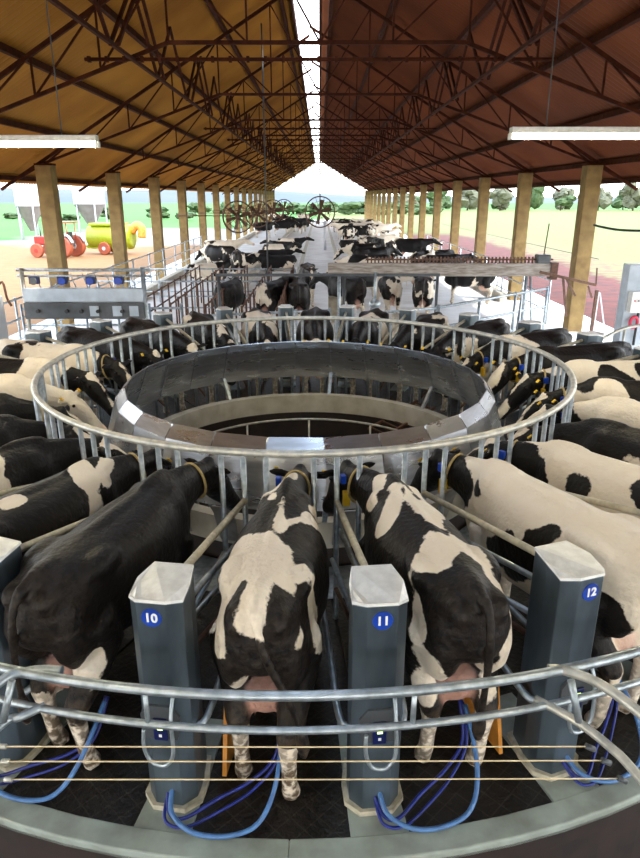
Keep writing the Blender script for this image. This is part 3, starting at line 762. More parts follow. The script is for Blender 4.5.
ring_def = {
 0: dict(base='k', poll=(1.24,-.03,1.20), hyaw=-6, legs=(.04,-.10,0,.05), tailx=-.22, dirt=.9,
    marks=[(W,(-.42,.05,1.42),(-.28,.12,1.38),.235),(W,(-.35,.25,1.2),(-.45,.32,.95),.15),(W,(-.1,.22,1.3),(-.3,.3,1.1),.12),
           (W,(-.65,.0,1.42),(-.9,.0,1.30),.07),(W,(-.62,-.1,1.40),(-.80,-.2,1.15),.045),(W,(-.62,.16,1.38),(-.80,.22,1.1),.035),(W,(-.5,-.20,1.35),(-.55,-.33,1.0),.07),
           (W,(-.1,-.02,1.42),(.35,.0,1.43),.045),(W,(.05,-.05,1.42),(.28,-.22,1.3),.03),(W,(.28,.02,1.42),(.45,.10,1.40),.035),
           (W,(.58,.1,1.38),(.50,.24,1.15),.05),(W,(.78,.03,1.38),(.60,.12,1.36),.055),(W,(.95,.0,1.38),(.78,.0,1.40),.045),(W,(.45,-.2,1.3),(.55,-.22,1.2),.015),
           (K,(-.08,-.25,1.32),(-.2,-.30,1.2),.10),(K,(-.02,.10,1.40),(.05,.14,1.38),.04),(W,(-.9,.03,.85),(-.8,.1,.72),.10),(K,(-.84,.13,1.22),(-.9,.14,1.0),.075),(K,(-.80,-.12,1.27),(-.9,-.12,1.0),.085),(K,(-.93,0,1.15),(-.93,0,.95),.04)]),
 -1: dict(base='k', poll=(1.20,-.10,1.24), hyaw=-18, dirt=.9, legs=(.05,-.05,.05,0), tailx=.05, blaze=False,
    marks=[(W,(-.74,.15,.45),(-.65,.15,.1),.10),(W,(-.66,-.19,.80),(-.72,-.16,.1),.09),(W,(-.45,-.25,.66),(-.66,-.17,.70),.06)]),
 1: dict(base='k', poll=(1.26,.16,1.22), hyaw=14, dirt=.7, legs=(.10,.0,0,.05),
    marks=[(W,(.85,-.03,1.38),(.45,-.14,1.38),.03),(W,(.45,-.14,1.38),(.10,-.13,1.39),.035),(W,(.72,.06,1.38),(.52,.16,1.3),.035),(W,(.45,.02,1.41),(.30,.12,1.39),.05),(W,(.30,.12,1.38),(.12,.22,1.3),.035),
           (W,(.40,-.03,1.42),(.10,-.03,1.42),.04),(W,(.10,-.05,1.42),(-.35,-.12,1.40),.045),(W,(-.35,-.12,1.4),(-.72,-.14,1.33),.05),(W,(-.30,.02,1.42),(-.50,.14,1.38),.15),(W,(-.5,.22,1.3),(-.66,.26,1.1),.07),
           (W,(-.70,-.17,1.3),(-.86,-.17,1.0),.03),(W,(-.8,-.15,.9),(-.72,-.18,.6),.08),(K,(-.75,.08,1.33),(-.85,.1,1.2),.12),(W,(-.78,.28,.9),(-.7,.22,.6),.10)]),
 2: dict(base='w', poll=(1.22,.10,1.24), hyaw=10, dirt=.5,
    marks=[(K,(1.3,.05,1.2),(.92,.0,1.15),.22),(K,(.93,.12,1.15),(.85,.18,1.05),.08),(K,(.1,.32,1.0),(.3,.33,.85),.11),(K,(-.1,.33,1.05),(.1,.33,.75),.09),(K,(-.20,.25,1.30),(-.12,.3,1.2),.075),(K,(-.65,.30,.9),(-.8,.25,.6),.17),(K,(-.5,.3,.7),(-.6,.25,.5),.12),(K,(.72,.15,1.3),(.62,.2,1.22),.02)]),
 3: dict(base='w', poll=(1.20,.12,1.24), hyaw=10, dirt=.4,
    marks=[(K,(1.3,.0,1.2),(.80,.05,1.1),.26),(K,(.74,.2,1.0),(.7,.2,.7),.16),(K,(.35,.28,1.22),(.32,.33,1.08),.13),(K,(.05,.34,.90),(.0,.34,.86),.05),(K,(-.02,.34,.76),(-.05,.34,.74),.055),(K,(-.25,.2,1.35),(-.5,.22,1.32),.12),(W,(1.2,.1,1.33),(1.6,.3,.9),.04)]),
 4: dict(base='k', poll=(1.2,.1,1.2), hyaw=12, marks=[(W,(.22,.3,1.2),(.16,.35,.8),.05),(W,(-.1,.3,.75),(.2,.3,.62),.12)]),
 5: dict(base='w', poll=(1.22,.05,1.22), hyaw=14, marks=[(K,(-.2,.2,1.3),(-.9,.1,1.1),.33),(K,(1.3,0,1.2),(.85,0,1.1),.2)]),
 6: dict(base='k', poll=(1.2,.1,1.18), hyaw=10, marks=[(W,(.55,.15,1.3),(.3,.3,1.0),.14),(W,(.9,.1,1.2),(.7,.1,1.2),.09)]),
 7: dict(base='w', poll=(1.2,.0,1.2), hyaw=6, marks=[(K,(.25,.2,1.3),(.05,.28,1.2),.15),(K,(-.2,.2,1.35),(-.55,.22,1.2),.17),(K,(1.3,0,1.1),(.9,0,1.1),.22)]),
 8: dict(base='k', poll=(1.22,.05,1.2), hyaw=0, marks=[]),
 -2: dict(base='k', poll=(1.22,-.05,1.22), hyaw=-8, dirt=.4, marks=[(W,(.50,-.05,1.43),(.45,-.2,1.3),.10),(W,(.45,-.15,1.35),(.38,-.32,1.02),.07),(W,(.72,-.05,1.4),(.60,-.15,1.3),.05),(W,(-.1,-.05,1.4),(-.15,-.05,1.4),.03)]),
 -3: dict(base='k', poll=(1.22,-.05,1.22), hyaw=-12, dirt=.4, marks=[(W,(.25,-.1,1.4),(.12,-.28,1.25),.13),(W,(.25,-.28,1.2),(.25,-.34,1.0),.06)]),
 -4: dict(base='k', poll=(1.20,-.1,1.18), hyaw=-14, marks=[(W,(.0,-.1,1.4),(-.5,-.2,1.3),.16),(W,(.1,-.3,1.0),(-.2,-.3,.9),.1)]),
 -5: dict(base='k', poll=(1.22,-.05,1.16), hyaw=-10, marks=[(W,(.32,-.1,1.38),(.2,-.33,1.0),.06),(W,(.0,-.3,.8),(.3,-.3,.7),.1)]),
 -6: dict(base='w', poll=(1.22,0,1.14), hyaw=-5, headwhite=True, marks=[(K,(1.18,.12,1.2),(1.2,.2,1.2),.05),(K,(-.6,-.2,1.2),(-.7,-.2,1.2),.05)]),
 -7: dict(base='w', poll=(1.24,.0,1.2), hyaw=-8, marks=[(K,(.2,-.1,1.4),(-.2,-.28,1.2),.20),(K,(-.3,-.1,1.4),(-.6,-.2,1.3),.12),(K,(1.3,0,1.2),(1.05,0,1.15),.16)]),
 -8: dict(base='w', poll=(1.2,.0,1.2), hyaw=-6, marks=[(K,(1.3,0,1.2),(1.0,0,1.15),.18),(K,(-.2,.1,1.3),(-.4,-.2,1.2),.2)]),
 -9: dict(base='k', poll=(1.2,.05,1.2), hyaw=0, marks=[]),
 -10: dict(base='k', poll=(1.2,.05,1.2), hyaw=0, marks=[]),
}
desc = {0:'cow with white rump and black flanks standing between posts 10 and 11', -1:'nearly all black cow standing left of post 10', 1:'black cow with white streaks on its back between posts 11 and 12',
 2:'cream white cow with black neck standing right of post 12', 3:'white cow with two small black side spots, second right of post 12', 4:'black cow with a thin white belt, third right of post 12',
 -2:'black cow with a white blotch over its shoulders, second left of post 10', -3:'black cow with a white saddle patch, third left of post 10'}
allk = list(range(-12, 14))
for k in allk:
    d = ring_def.get(k)
    near = -4 <= k <= 5
    if d is None:
        rr = random.Random(k+100)
        d = dict(seed=k+100, generic=rr.choice([-.55,-.35,-.1]), poll=(1.20+rr.uniform(-.03,.03), rr.uniform(-.08,.08), rr.uniform(1.10,1.27)), hyaw=rr.uniform(-42,42), pitch=rr.uniform(-62,-30), blaze=rr.random()<.6, headwhite=rr.random()<.15)
    d = dict(d); d.setdefault('seed', k+60)
    if abs(k) > 2:
        px_, py_, pz_ = d.get('poll', (1.22,0,1.2)); d['poll'] = (min(px_, 1.19), py_, pz_-.01); d['pitch'] = min(d.get('pitch', -44), -42)
        d['hyaw'] = d.get('hyaw', 0)+(10 if k > 0 else -10)
    me, info = cow_mesh(voxel=.019 if abs(k) <= 3 else .026, **d)
    a = -1.1+STEP*k; lat, dr_ = {0:(.03,-2.5), -1:(.17,-1.0), 1:(.04,0), 2:(-.05,0)}.get(k, (0,0))
    lab = desc.get(k)
    if not lab:
        base = 'white and black' if d.get('base') == 'w' else ('all black' if d.get('marks') == [] else 'black and white')
        lab = '%s cow on the turntable, %s round the ring going %s from post %s' % (base, ORD[(k if k > 0 else -k)-1], 'right' if k > 0 else 'left', '11' if k > 0 else '10')
    make_cow(me, info, pol(a, 3.80, .008)-Vector((math.cos(rad(a)), math.sin(rad(a)), 0))*lat, rad(90+a+dr_), lab, 'cows standing on the turntable', tags=(k > 1 or k in (0,-2,-6,-9)), collar=(k in (-2,-1,0,1,2,3,5,6,7,8,9,-5,-8)), scale=.945)
# yard cows -------------------------------------------------------
vars_ = []
for i, (gb, hw_, ly, pt, po) in enumerate(((-.4,False,False,-25,(1.25,.1,1.35)), (-.1,False,False,-45,(1.25,-.15,1.1)), (.25,True,False,-20,(1.25,.1,1.4)), (-.7,False,False,-30,(1.2,.25,1.3)), (.1,False,True,-15,(1.2,.2,1.45)), (-.5,False,True,-20,(1.2,-.2,1.45)))):
    me, info = cow_mesh(seed=200+i*7, generic=gb, voxel=.034, pitch=pt, poll=po, headwhite=hw_, lying=ly)
    vars_.append((me, info))
yard = [  # px, py of the hooves, heading, variant, label
 (468,304,175,3,'mostly black cow with white face patch at the right end of the holding pen'),
 (422,322,80,1,'white and black cow seen from behind in the middle of the holding pen'),
 (386,318,100,2,'pale cow crowding behind the ring, right of the steel column'),
 (362,306,30,0,'dark cow turned right beside the beige concrete block'),
 (345,322,120,3,'black cow head down just behind the ring near the centre'),
 (299,330,92,3,'black cow walking away behind the ring between two posts'),
 (308,305,-88,0,'cow facing the viewer in the centre lane'),
 (402,298,170,2,'white cow standing across the pen behind the crowd'),
 (440,290,10,0,'black and white cow at the back rank of the holding pen'),
 (366,290,190,1,'cow facing left under the long grey beam'),
 (275,330,70,0,'spotted cow left of the centre lane behind the ring'),
 (232,330,80,3,'dark cow at the back left of the ring behind the rail'),
]
for px, py, hdg, v, lab in yard:
    p = at(px, py, z=FL); me, info = vars_[v]
    make_cow(me, info, (p.x, p.y, FL+.004), rad(hdg), lab, 'cows waiting in the yard', tags=False, name='cow')
rr = random.Random(5)
def herd(n, x0, x1, y0, y1, lab, grp, lyp=.3, mind=1.5, vs_=(0,1,2,3)):
    pts = []; tries = 0
    while len(pts) < n and tries < 4000:
        tries += 1; x = rr.uniform(x0, x1); y = y0+(y1-y0)*rr.random()**1.3
        if all((x-a)**2/1.2+(y-b_)**2/1.6 > mind**2 for a, b_ in pts) : pts.append((x, y))
    for x, y in pts:
        v = rr.choice([4,5]) if rr.random() < lyp else rr.choice(vs_)
        me, info = vars_[v]
        h = rr.choice([0, 180, 20, 160, 200, -15, 90, 60])
        make_cow(me, info, (x, y, FL+.004), rad(h+rr.uniform(-12,12)), lab, grp, tags=False, parts=False)
herd(34, 2.2, 5.5, 27, 84, 'distant black and white cow in the crowd along the right half of the barn', 'distant cows on the right', .35, vs_=(0,1,2,3,2,1))
herd(6, -5.5, -3.4, 30, 38, 'white and black cow resting in the left row of the barn', 'cows in the left row', .4, vs_=(1,2,2))
herd(5, -3.0, -1.4, 34, 52, 'cow lying left of the centre walkway', 'cows left of the walkway', 1.0)
herd(14, -5.5, -2.0, 64, 100, 'far off dark cow at the back left of the barn', 'far cows at the back left', .2)

# ================================================================== FITTINGS IN THE HALL
# fluorescent lamps
def lamp(x0, x1, y, z, lab):
    r = empty('strip_light', ((x0+x1)/2, y, z), label=lab, cat='lamp', group='fluorescent strip lights'); l = (x1-x0)/2
    MB().box(-l, l, -.055, .055, .03, .085).build('housing', M['box_top'], r, bevel=.008)
    MB().tube([(-l+.03, 0, .0), (l-.03, 0, .0)], .02, n=12).build('tube', M['tube'], r)
    for s in (-1, 1):
        MB().box(s*l-.015, s*l+.015, -.025, .025, -.025, .03).build('end_cap', M['box_top'], r)
        MB().tube([(s*l*.7, 0, .085), (s*l*.7, 0, 4.93-z)], .006, n=6).build('hanger', M['dark_grey'], r)
a = at(510,137,Y=6.8); lamp(a.x, a.x+2.2, 6.8, a.z, 'long fluorescent strip light hanging at the right under the roof')
a = at(98,145,Y=6.8); lamp(a.x-2.2, a.x, 6.8, a.z, 'long fluorescent strip light hanging at the left under the roof')
for i, (x, y) in enumerate(((-3.0,.7), (3.0,.7), (-3.0,-5.4), (3.0,-5.4))):  # lamps out of view, added to give the ring top light
    lamp(x-1.1, x+1.1, y, 3.95, 'fluorescent strip light under the roof at the near end, %s of four' % ORD[i])
# fans
def fan(px, py, Y, R, rz, lab, mount):
    p = at(px, py, Y=Y); r = empty('cage_fan', p, rz, label=lab, cat='fan', group='round cage fans')
    for yy in (-.12, .12): MB().tube([(R*math.cos(t), yy, R*math.sin(t)) for t in (2*PI*i/40 for i in range(40))], .028, n=8, closed=True).build('cage_ring', M['rust'], r)
    m = MB()
    for i in range(10):
        t = 2*PI*i/10
        for yy in (-.13, .13): m.tube([(.08*math.cos(t), yy, .08*math.sin(t)), (R*math.cos(t), yy*.9, R*math.sin(t))], .010, n=5)
    for rr_ in (.4, .7):
        for yy in (-.13, .13): m.tube([(R*rr_*math.cos(t), yy, R*rr_*math.sin(t)) for t in (2*PI*i/30 for i in range(30))], .008, n=5, closed=True)
    m.build('guard', M['rust'], r)
    MB().tube([(0,-.1,0), (0,.25,0)], .13, n=14).build('motor', M['rust'], r)
    for i in range(6):
        t = 2*PI*i/6+.3; c_, s_ = math.cos(t), math.sin(t)
        MB().add([(c_*.1-s_*.05,-.03,s_*.1+c_*.05),(c_*.1+s_*.05,.03,s_*.1-c_*.05),(c_*R*.8+s_*.10,.05,s_*R*.8-c_*.10),(c_*R*.8-s_*.10,-.05,s_*R*.8+c_*.10),
                  (c_*.1-s_*.05,-.02,s_*.1+c_*.05),(c_*.1+s_*.05,.04,s_*.1-c_*.05),(c_*R*.8+s_*.10,.06,s_*R*.8-c_*.10),(c_*R*.8-s_*.10,-.04,s_*R*.8+c_*.10)],
                 [(0,1,2,3),(7,6,5,4),(0,4,5,1),(1,5,6,2),(2,6,7,3),(3,7,4,0)]).build('blade', M['rust'], r)
    for a, b_ in mount: MB().tube([Vector(a), Vector(b_)], .028, n=6).build('bracket', M['rust'], r)
fan(320, 212, 34.2, .72, 0, 'round rusty cage fan hanging over the centre walkway', [((0,.15,.0),(0,.15,3.05))])
for i, (px, py, Y, R) in enumerate(((238,217,34.2,.74), (258,214,40.2,.72), (273,211,46.2,.70), (284,209,52.2,.68))):
    p = at(px, py, Y=Y); fan(px, py, Y, R, 0, 'cage fan on an arm from the left pillars, %s from the near end' % ORD[i], [((-7.1-p.x,.15,.05),(0,.15,.05))])
# thin vertical pole hanging left of centre, and white walkway post
def pole(px, y0, y1, Y, r_, mat, name, lab, cat):
    a, b_ = at(px, y0, Y=Y), at(px, y1, Y=Y); tag(MB().tube([(a.x,Y,a.z),(a.x,Y,b_.z)], r_, n=8).build(name, mat), lab, cat)
a = at(268, 280, Y=20.5); r = empty('hanging_pole', (a.x, 20.5, FL), label='thin grey pole rising to the roof left of the centre walkway', cat='pole')
MB().tube([(0,0,0), (.0,0,zl(a.x)-FL-.02)], .022, n=8).build('shaft', M['dark_grey'], r); MB().box(-.08,.08,-.08,.08,0,.02).build('foot_plate', M['dark_grey'], r)
a = at(325, 250, z=FL); r = empty('walkway_post', (a.x, a.y, FL), label='white post standing in the centre walkway below the hanging fan', cat='post')
MB().tube([(0,0,0), (0,0,1.9)], .10, n=12).build('shaft', M['silo'], r); MB().lathe([(.0,1.98),(.06,1.97),(.115,1.9)], n=12).build('cap', M['silo'], r)
# kerbs along the hall
for k, (x0, x1, h_) in enumerate(((-3.4,-3.1,.22), (-1.15,-.95,.16), (.95,1.15,.16), (6.6,6.85,.30), (-6.9,-6.6,.30))):
    struct('trim_%d' % (k+3), MB().box(x0, x1, 24.5, 112, FL+.001, FL+h_), M['kerb'])
# fences
def fence(p0, p1, h, rails, n, mat, lab, grp=None, r_=.024, rmat=None, cat='fence', z0=FL, overhang=0):
    p0, p1 = Vector((*p0, z0)), Vector((*p1, z0)); r = empty('pipe_fence', p0, 0, label=lab, cat=cat, group=grp)
    d = p1-p0
    for i in range(n):
        q = d*i/(n-1); MB().tube([q, q+Vector((0,0,h))], r_*1.15, n=8).build('post', mat, r)
    for z in rails: MB().tube([Vector((0,0,z)), d+Vector((0,0,z))], r_, n=8).build('rail', rmat or mat, r)
    return r
def fx(px, py, z=FL): p = at(px, py, z=z); return (p.x, p.y)
lanes = [(-.95,'rightmost'), (-1.75,'second from the right'), (-2.6,'middle'), (-3.45,'second from the left'), (-4.3,'leftmost')]
for i, (x, nm) in enumerate(lanes):
    fence((x, 14.6+.25*i), (x, 24.2), 1.35, (1.30,) if i not in (0, 4) else (1.30,.9), 11, M['rust'], 'brown pipe lane fence left of the centre walkway, %s lane line' % nm, 'brown lane fences', .022)
for i, (y, x0, x1, z) in enumerate(((20.6, -6.8, -.95, 1.2), (24.3, -6.8, -.9, 1.2))):
    fence((x0, y), (x1, y), z, (z, .75, .4), 7, M['galv'], 'grey cross fence behind the brown lanes, %s row' % ORD[i], 'grey cross fences', .022)
fence((-6.9, 12.6), (-6.9, 40), 1.5, (1.45,1.0,.55), 12, M['galv'], 'long grey pipe fence along the left pillar row', None, .024)
fence((6.85, 20.0), (6.85, 44), 1.3, (1.3,.85,.4), 10, M['galv'], 'long grey pipe fence along the right pillar row', None, .024)
# crossbar at head height behind the ring
cb = empty('crossbar', (0, 15.2, FL), label='long dark crossbar on posts behind the ring in front of the waiting cows', cat='railing')
zc = at(320, 275, Y=15.2).z-FL; xa = at(216,275,Y=15.2).x; xb = at(440,275,Y=15.2).x
MB().tube([(xa,0,zc), (xb,0,zc)], .034, n=10).build('rail', M['dark_grey'], cb)
for x in (xa+.05, at(344,275,Y=15.2).x, xb-.05): MB().tube([(x,0,0), (x,0,zc-.03)], .034, n=10).build('post', M['dark_grey'], cb)
# galvanised pen rails at the right
a, b_ = fx(436, 345), fx(546, 328)
fence((2.55, 14.3), (5.9, 17.4), 1.45, (1.40,.95,.5), 4, M['galv'], 'galvanised gate rails across the right side of the holding pen', None, .03)
fence((4.2, 14.0), (6.2, 20.5), 1.25, (1.2,.7), 4, M['galv'], 'galvanised side rails leading to the right pillar row', None, .026)
fence((-6.2, 13.8), (-2.9, 13.9), 1.55, (1.45,1.1,.7), 6, M['galv'], 'galvanised rails behind the control console on the left', None, .024)
fence((-2.6, 13.2), (.2, 13.9), 1.45, (1.40,.8), 5, M['galv'], 'grey exit gate rails just behind the ring left of centre', None, .026)
fence((1.2, 13.6), (2.5, 14.2), 1.45, (1.40,.8), 3, M['galv'], 'grey entry gate rails just behind the ring right of centre', None, .026)
# tall crowd gate beam
Yb = 18.0; za = at(440, 276, Y=Yb).z; zt = at(440, 263, Y=Yb).z; x0, x1 = at(328,265,Y=Yb).x, at(556,265,Y=Yb).x
bm = empty('crowd_gate', (0, Yb, FL), label='long grey crowd gate beam spanning the pen on the right', cat='gate')
MB().box(x0, x1, -.10, .10, za-FL, zt-FL).build('beam', M['beam'], bm, bevel=.01)
m = MB().box(x0+1.0, x1-.1, -.04, .04, zt-FL+.07, zt-FL+.11)
for i in range(50):
    x = x0+1.05+i*(x1-x0-1.2)/50; m.box(x-.018, x+.018, -.03, .03, zt-FL+.0, zt-FL+.16)
m.build('toothed_rail', M['rust'], bm)
MB().box(x1-.55, x1-.2, -.16, .16, zt-FL, zt-FL+.22).build('motor', M['dark_grey'], bm, bevel=.03)
MB().tube([(x1-.35,0,zt-FL+.2), (x1-.30,0,zt-FL+1.0)], .016, n=8).build('rod', M['rust'], bm)
MB().box(x1-.16, x1+.02, -.14, .14, za-FL-.08, zt-FL+.02).build('end_plate', M['rust'], bm)
MB().tube([(x1-.75,.0,0), (x1-.75,0,za-FL)], .045, n=10).build('post', M['galv'], bm)
MB().tube([(x1-.45,.0,0), (x1-.65,0,za-FL)], .03, n=10).build('post', M['galv'], bm)
MB().tube([(x0+.3,0,0), (x0+.3,0,za-FL)], .045, n=10).build('post', M['galv'], bm)
# control console on the left
Yk = 13.5; q = lambda px, py: at(px, py, Y=Yk)
xL, xR = q(24,290).x, q(144,290).x
ck = empty('control_console', (0, Yk, FL), label='long grey control console with blue gauges on a frame at the left', cat='console')
def kz(py): return q(84, py).z-FL
MB().tube([(xL,0,0), (xL,0,kz(268))], .045, n=8).build('post', M['galv_worn'], ck)
MB().tube([(xR,0,0), (xR,0,kz(267))], .05, n=8).build('post', M['galv'], ck)
MB().box(xL, xR, -.10, .10, kz(301), kz(288)).build('upper_tray', M['grey_paint'], ck, bevel=.01)
MB().box(xL, xR, -.13, .07, kz(318), kz(302)).build('lower_tray', M['dark_grey'], ck, bevel=.01)
for zz, r_ in ((kz(270), .03), (kz(276), .022)): MB().tube([(xL-.1,0,zz), (xR+.15,0,zz)], r_, n=8).build('rail', M['galv'], ck)
for k in range(4):
    x = xL+.22+k*(xR-xL)*.235
    MB().tube([(x,-.05,kz(281)), (x,.08,kz(281))], .075, n=14).build('gauge', M['blue'] if k else M['dark_grey'], ck)
    MB().box(x-.09, x+.09, -.02, .10, kz(284)-.0, kz(276)).build('gauge_housing', M['navy'], ck)
for x, w_ in ((.55,.09), (.74,.09), (.88,.09)): MB().box(xL+(xR-xL)*x, xL+(xR-xL)*x+.18, -.15, -.128, kz(315), kz(305)).build('cover_plate', M['grey_paint'], ck)
for x in (.12,.36,.48,.62,.82): MB().tube([(xL+(xR-xL)*x,-.20,kz(310)), (xL+(xR-xL)*x,-.13,kz(310))], .035, n=10).build('knob', M['black'], ck)
for k in range(9): MB().tube([(xL+.3+k*.24,.1,kz(288)), (xL+.2+k*.24,.12,kz(274))], .012, n=6).build('stay', M['galv'], ck)
# milking machine at left frame edge
q = lambda px, py, Y=11.6: at(px, py, Y=Y)
p = q(3, 345); r = empty('wash_unit', (p.x-.10, 11.6, FL), label='white and blue wash unit with brown handles at the left edge', cat='machine')
zz = lambda py: q(5, py).z-FL
MB().box(-.6, .14, -.2, .2, 0, zz(297)).build('body', M['silo'], r, bevel=.02)
MB().box(-.3, .12, -.22, -.2, zz(330), zz(305)).build('panel', M['bluebox'], r)
MB().tube(smooth_path([(.05,0,zz(340)), (.02,0,zz(300)), (-.02,0,zz(268)), (.06,0,zz(265)), (.22,0,zz(264))], 4), .022, n=8).build('handle', M['rust'], r)
MB().tube(smooth_path([(.08,0,zz(292)), (.26,0,zz(282)), (.30,0,zz(298)), (.36,0,zz(306))], 4), .022, n=8).build('handle', M['rust'], r)
MB().tube([(.0,-.1,zz(297)), (.0,-.1,zz(285))], .06, n=10).build('canister', M['blue'], r)
# electrical cabinet at right edge
Ye = 12.6; q = lambda px, py: at(px, py, Y=Ye)
p = q(634, 300); r = empty('electric_cabinet', (p.x, Ye, FL), label='pale grey electric cabinet with meter box at the right edge', cat='cabinet')
zz = lambda py: q(630, py).z-FL
MB().box(-.14, .9, .06, .36, 0, zz(265)).build('body', M['grey_paint'], r, bevel=.01)
MB().box(-.10, .28, -.12, .06, zz(312), zz(291)).build('meter_box', M['box_top'], r, bevel=.01)
for k in range(3): MB().tube([(-.04+k*.07,-.14,zz(300)), (-.04+k*.07,-.12,zz(300))], .014, n=8).build('switch', M['red'] if k == 0 else M['black'], r)
MB().tube([(.05+.07*math.cos(t), -.02, zz(322)+.10*math.sin(t)) for t in (2*PI*i/20 for i in range(20))], .03, n=8, closed=True).build('hose_coil', M['red'], r)
MB().tube([(.12,0,zz(312)), (.12,0,zz(345))], .025, n=8).build('conduit', M['black'], r)
# curved pipe rail at the right in front of the cabinet
pts = [at(570,360,Y=11.9), at(600,340,Y=11.9), at(625,328,Y=11.9), at(645,325,Y=11.9), at(680,322,Y=11.9)]
r = empty('bent_rail', (pts[0].x, 11.9, FL), label='worn bent pipe rail below the electric cabinet', cat='railing'); L = r.location.copy()
MB().tube([q_-L for q_ in smooth_path(pts, 5)], .028, n=8).build('rail', M['galv_worn'], r)
for q_ in (pts[0], pts[2], pts[4]): MB().tube([Vector((q_.x,11.9,FL))-L, q_-L], .026, n=8).build('post', M['galv_worn'], r)
# strut frame by right pillar
Yt = 17.7; q = lambda px, py: at(px, py, Y=Yt)
a = q(556,273); r = empty('bracket_frame', (a.x, Yt, FL), label='brown steel gate frame bolted to the nearest right pillar', cat='frame'); L = r.location.copy()
def seg(p, s_, w_=.05, nm='bar', mt='rust'): MB().bar(q(*p)-L, q(*s_)-L, w_).build(nm, M[mt], r)
seg((540,272), (596,285), .07); seg((563,277), (566,316)); seg((566,278), (575,296)); seg((597,268), (596,285), .03); seg((588,286), (592,298), .04)
seg((597,290), (590,338), .07, 'leg'); seg((599,292), (592,340), .03, 'stay', 'silo'); seg((600,293), (606,342), .03, 'stay', 'silo')
# black cable from pillar to the right
pts = [at(594,225,Y=17.9), at(602,227,Y=16.8), at(620,230,Y=15.6), at(650,231,Y=14.5)]
pts.append(Vector((7.08,12.9,pts[-1].z+.05)))
tag(MB().tube(smooth_path(pts, 6), .03, n=6).build('power_cable', M['black']), 'slack black cable leaving the nearest right pillar', 'cable')
tag(MB().tube([(7.45,18.2,1.62), (7.45,24.2,1.62), (7.45,42.2,1.62)], .008, n=5).build('boundary_wire', M['dark_grey']), 'thin dark wire strung outside the right pillars', 'wire')
# concrete blocks
def block(px, py, w_, d_, h_, lab, mt='concrete_rough'):
    p = at(px, py, z=FL); o = MB().box(-w_/2, w_/2, -d_/2, d_/2, 0, h_).build('concrete_block', M[mt], bevel=.015); o.location = (p.x, p.y, FL); tag(o, lab, 'block')
block(336, 322, .48, .35, .78, 'upright beige concrete block in the centre lane')
p = at(412, 318, Y=14.6); o = MB().box(-.42,.42,-.3,.3,0,p.z+.06-FL).build('feed_bin', M['concrete_rough'], bevel=.03); o.location = (p.x, 14.6, FL); tag(o, 'beige bin with flat lid among the waiting cows', 'bin')
# jetter column beside the centre
a = at(374, 330, Y=13.3); r = empty('steel_column', (a.x, 13.3, FL), label='slim steel column with round head right of centre behind the ring', cat='column')
MB().tube([(0,0,0), (0,0,at(374,305,Y=13.3).z-FL)], .09, n=12).build('body', M['galv'], r)
MB().tube([(0,0,at(374,305,Y=13.3).z-FL), (0,0,at(374,272,Y=13.3).z-FL)], .03, n=10).build('shaft', M['galv'], r)
e = MB(); blob(e, (0,0,at(374,304,Y=13.3).z-FL), (.12,.12,.10), 14); e.build('head', M['galv'], r)

# ================================================================== OUTSIDE
G0 = -.55
def wheel(par, x, y, R, w_, rim, name='wheel'):
    t = MB().tube([(x, y-w_/2, R), (x, y-w_/2+.03, R), (x, y+w_/2-.03, R), (x, y+w_/2, R)], [R*.9, R, R, R*.9], n=28).build(name, M['wheel_red'], par)
    MB().tube([(x, y-w_/2-.02, R), (x, y+w_/2+.02, R)], R*.30, n=16).build('hub', rim, t)
    m = MB()
    for i in range(8):
        c_, s_ = math.cos(i*PI/4), math.sin(i*PI/4); m.tube([(x+c_*R*.45, y-w_/2-.015, R+s_*R*.45), (x+c_*R*.45, y-w_/2+.02, R+s_*R*.45)], R*.08, n=8)
    m.build('wheel_bolts', M['black'], t)
p = at(60, 257, z=G0); tc_ = empty('tractor', p, rad(168), label='red and white tractor parked outside on the orange earth', cat='tractor')
tc_.scale = (1,1,1)
SC = 1.0
for s in (-1, 1): wheel(tc_, -.75, s*.75, .68, .38, M['silo']); wheel(tc_, 1.15, s*.68, .44, .26, M['tractor_red'])
MB().box(.0,1.55,-.33,.33,.75,1.30).build('hood', M['tractor_red'], tc_, bevel=.06)
MB().box(-1.0,.05,-.40,.40,.65,1.05).build('chassis', M['dark_grey'], tc_, bevel=.04)
for s in (-1, 1): MB().tube(smooth_path([(-1.5,s*.72,.95), (-1.25,s*.72,1.35), (-.75,s*.72,1.5), (-.2,s*.72,1.30), (-.05,s*.72,1.0)], 3), .16, n=8, flat=.25).build('fender', M['silo'], tc_)
MB().box(-.85,-.35,-.25,.25,1.05,1.18).box(-.95,-.82,-.25,.25,1.1,1.6).build('seat', M['black'], tc_, bevel=.02)
for x in (-1.0, .0):
    for s in (-1, 1): MB().tube([(x,s*.5,1.05), (x,s*.5,2.15)], .03, n=8).build('roof_post', M['tractor_red'], tc_)
MB().box(-1.2,.2,-.65,.65,2.15,2.24).build('canopy', M['wheel_red'], tc_, bevel=.03)
MB().tube([(1.1,.15,1.3), (1.1,.15,1.9)], .04, n=8).build('exhaust', M['dark_grey'], tc_)
p = at(106, 254, z=G0); wg = empty('feed_wagon', p+Vector((.4,0,0)), rad(170), label='yellow green feed mixer wagon hitched behind the tractor', cat='wagon')
for s in (-1, 1): wheel(wg, .1, s*.75, .42, .25, M['silo'])
m = MB(); k = 14
m.tube([(-1.7,0,1.15), (-1.55,0,1.15), (1.35,0,1.15), (1.5,0,1.15)], [.6,.82,.82,.6], n=k); m.build('drum', M['lime'], wg)
MB().box(-1.5,1.5,-.5,.5,.40,.62).build('frame', M['lime'], wg)
MB().box(-1.2,1.2,-.6,.6,1.9,2.05).build('hopper_edge', M['lime'], wg)
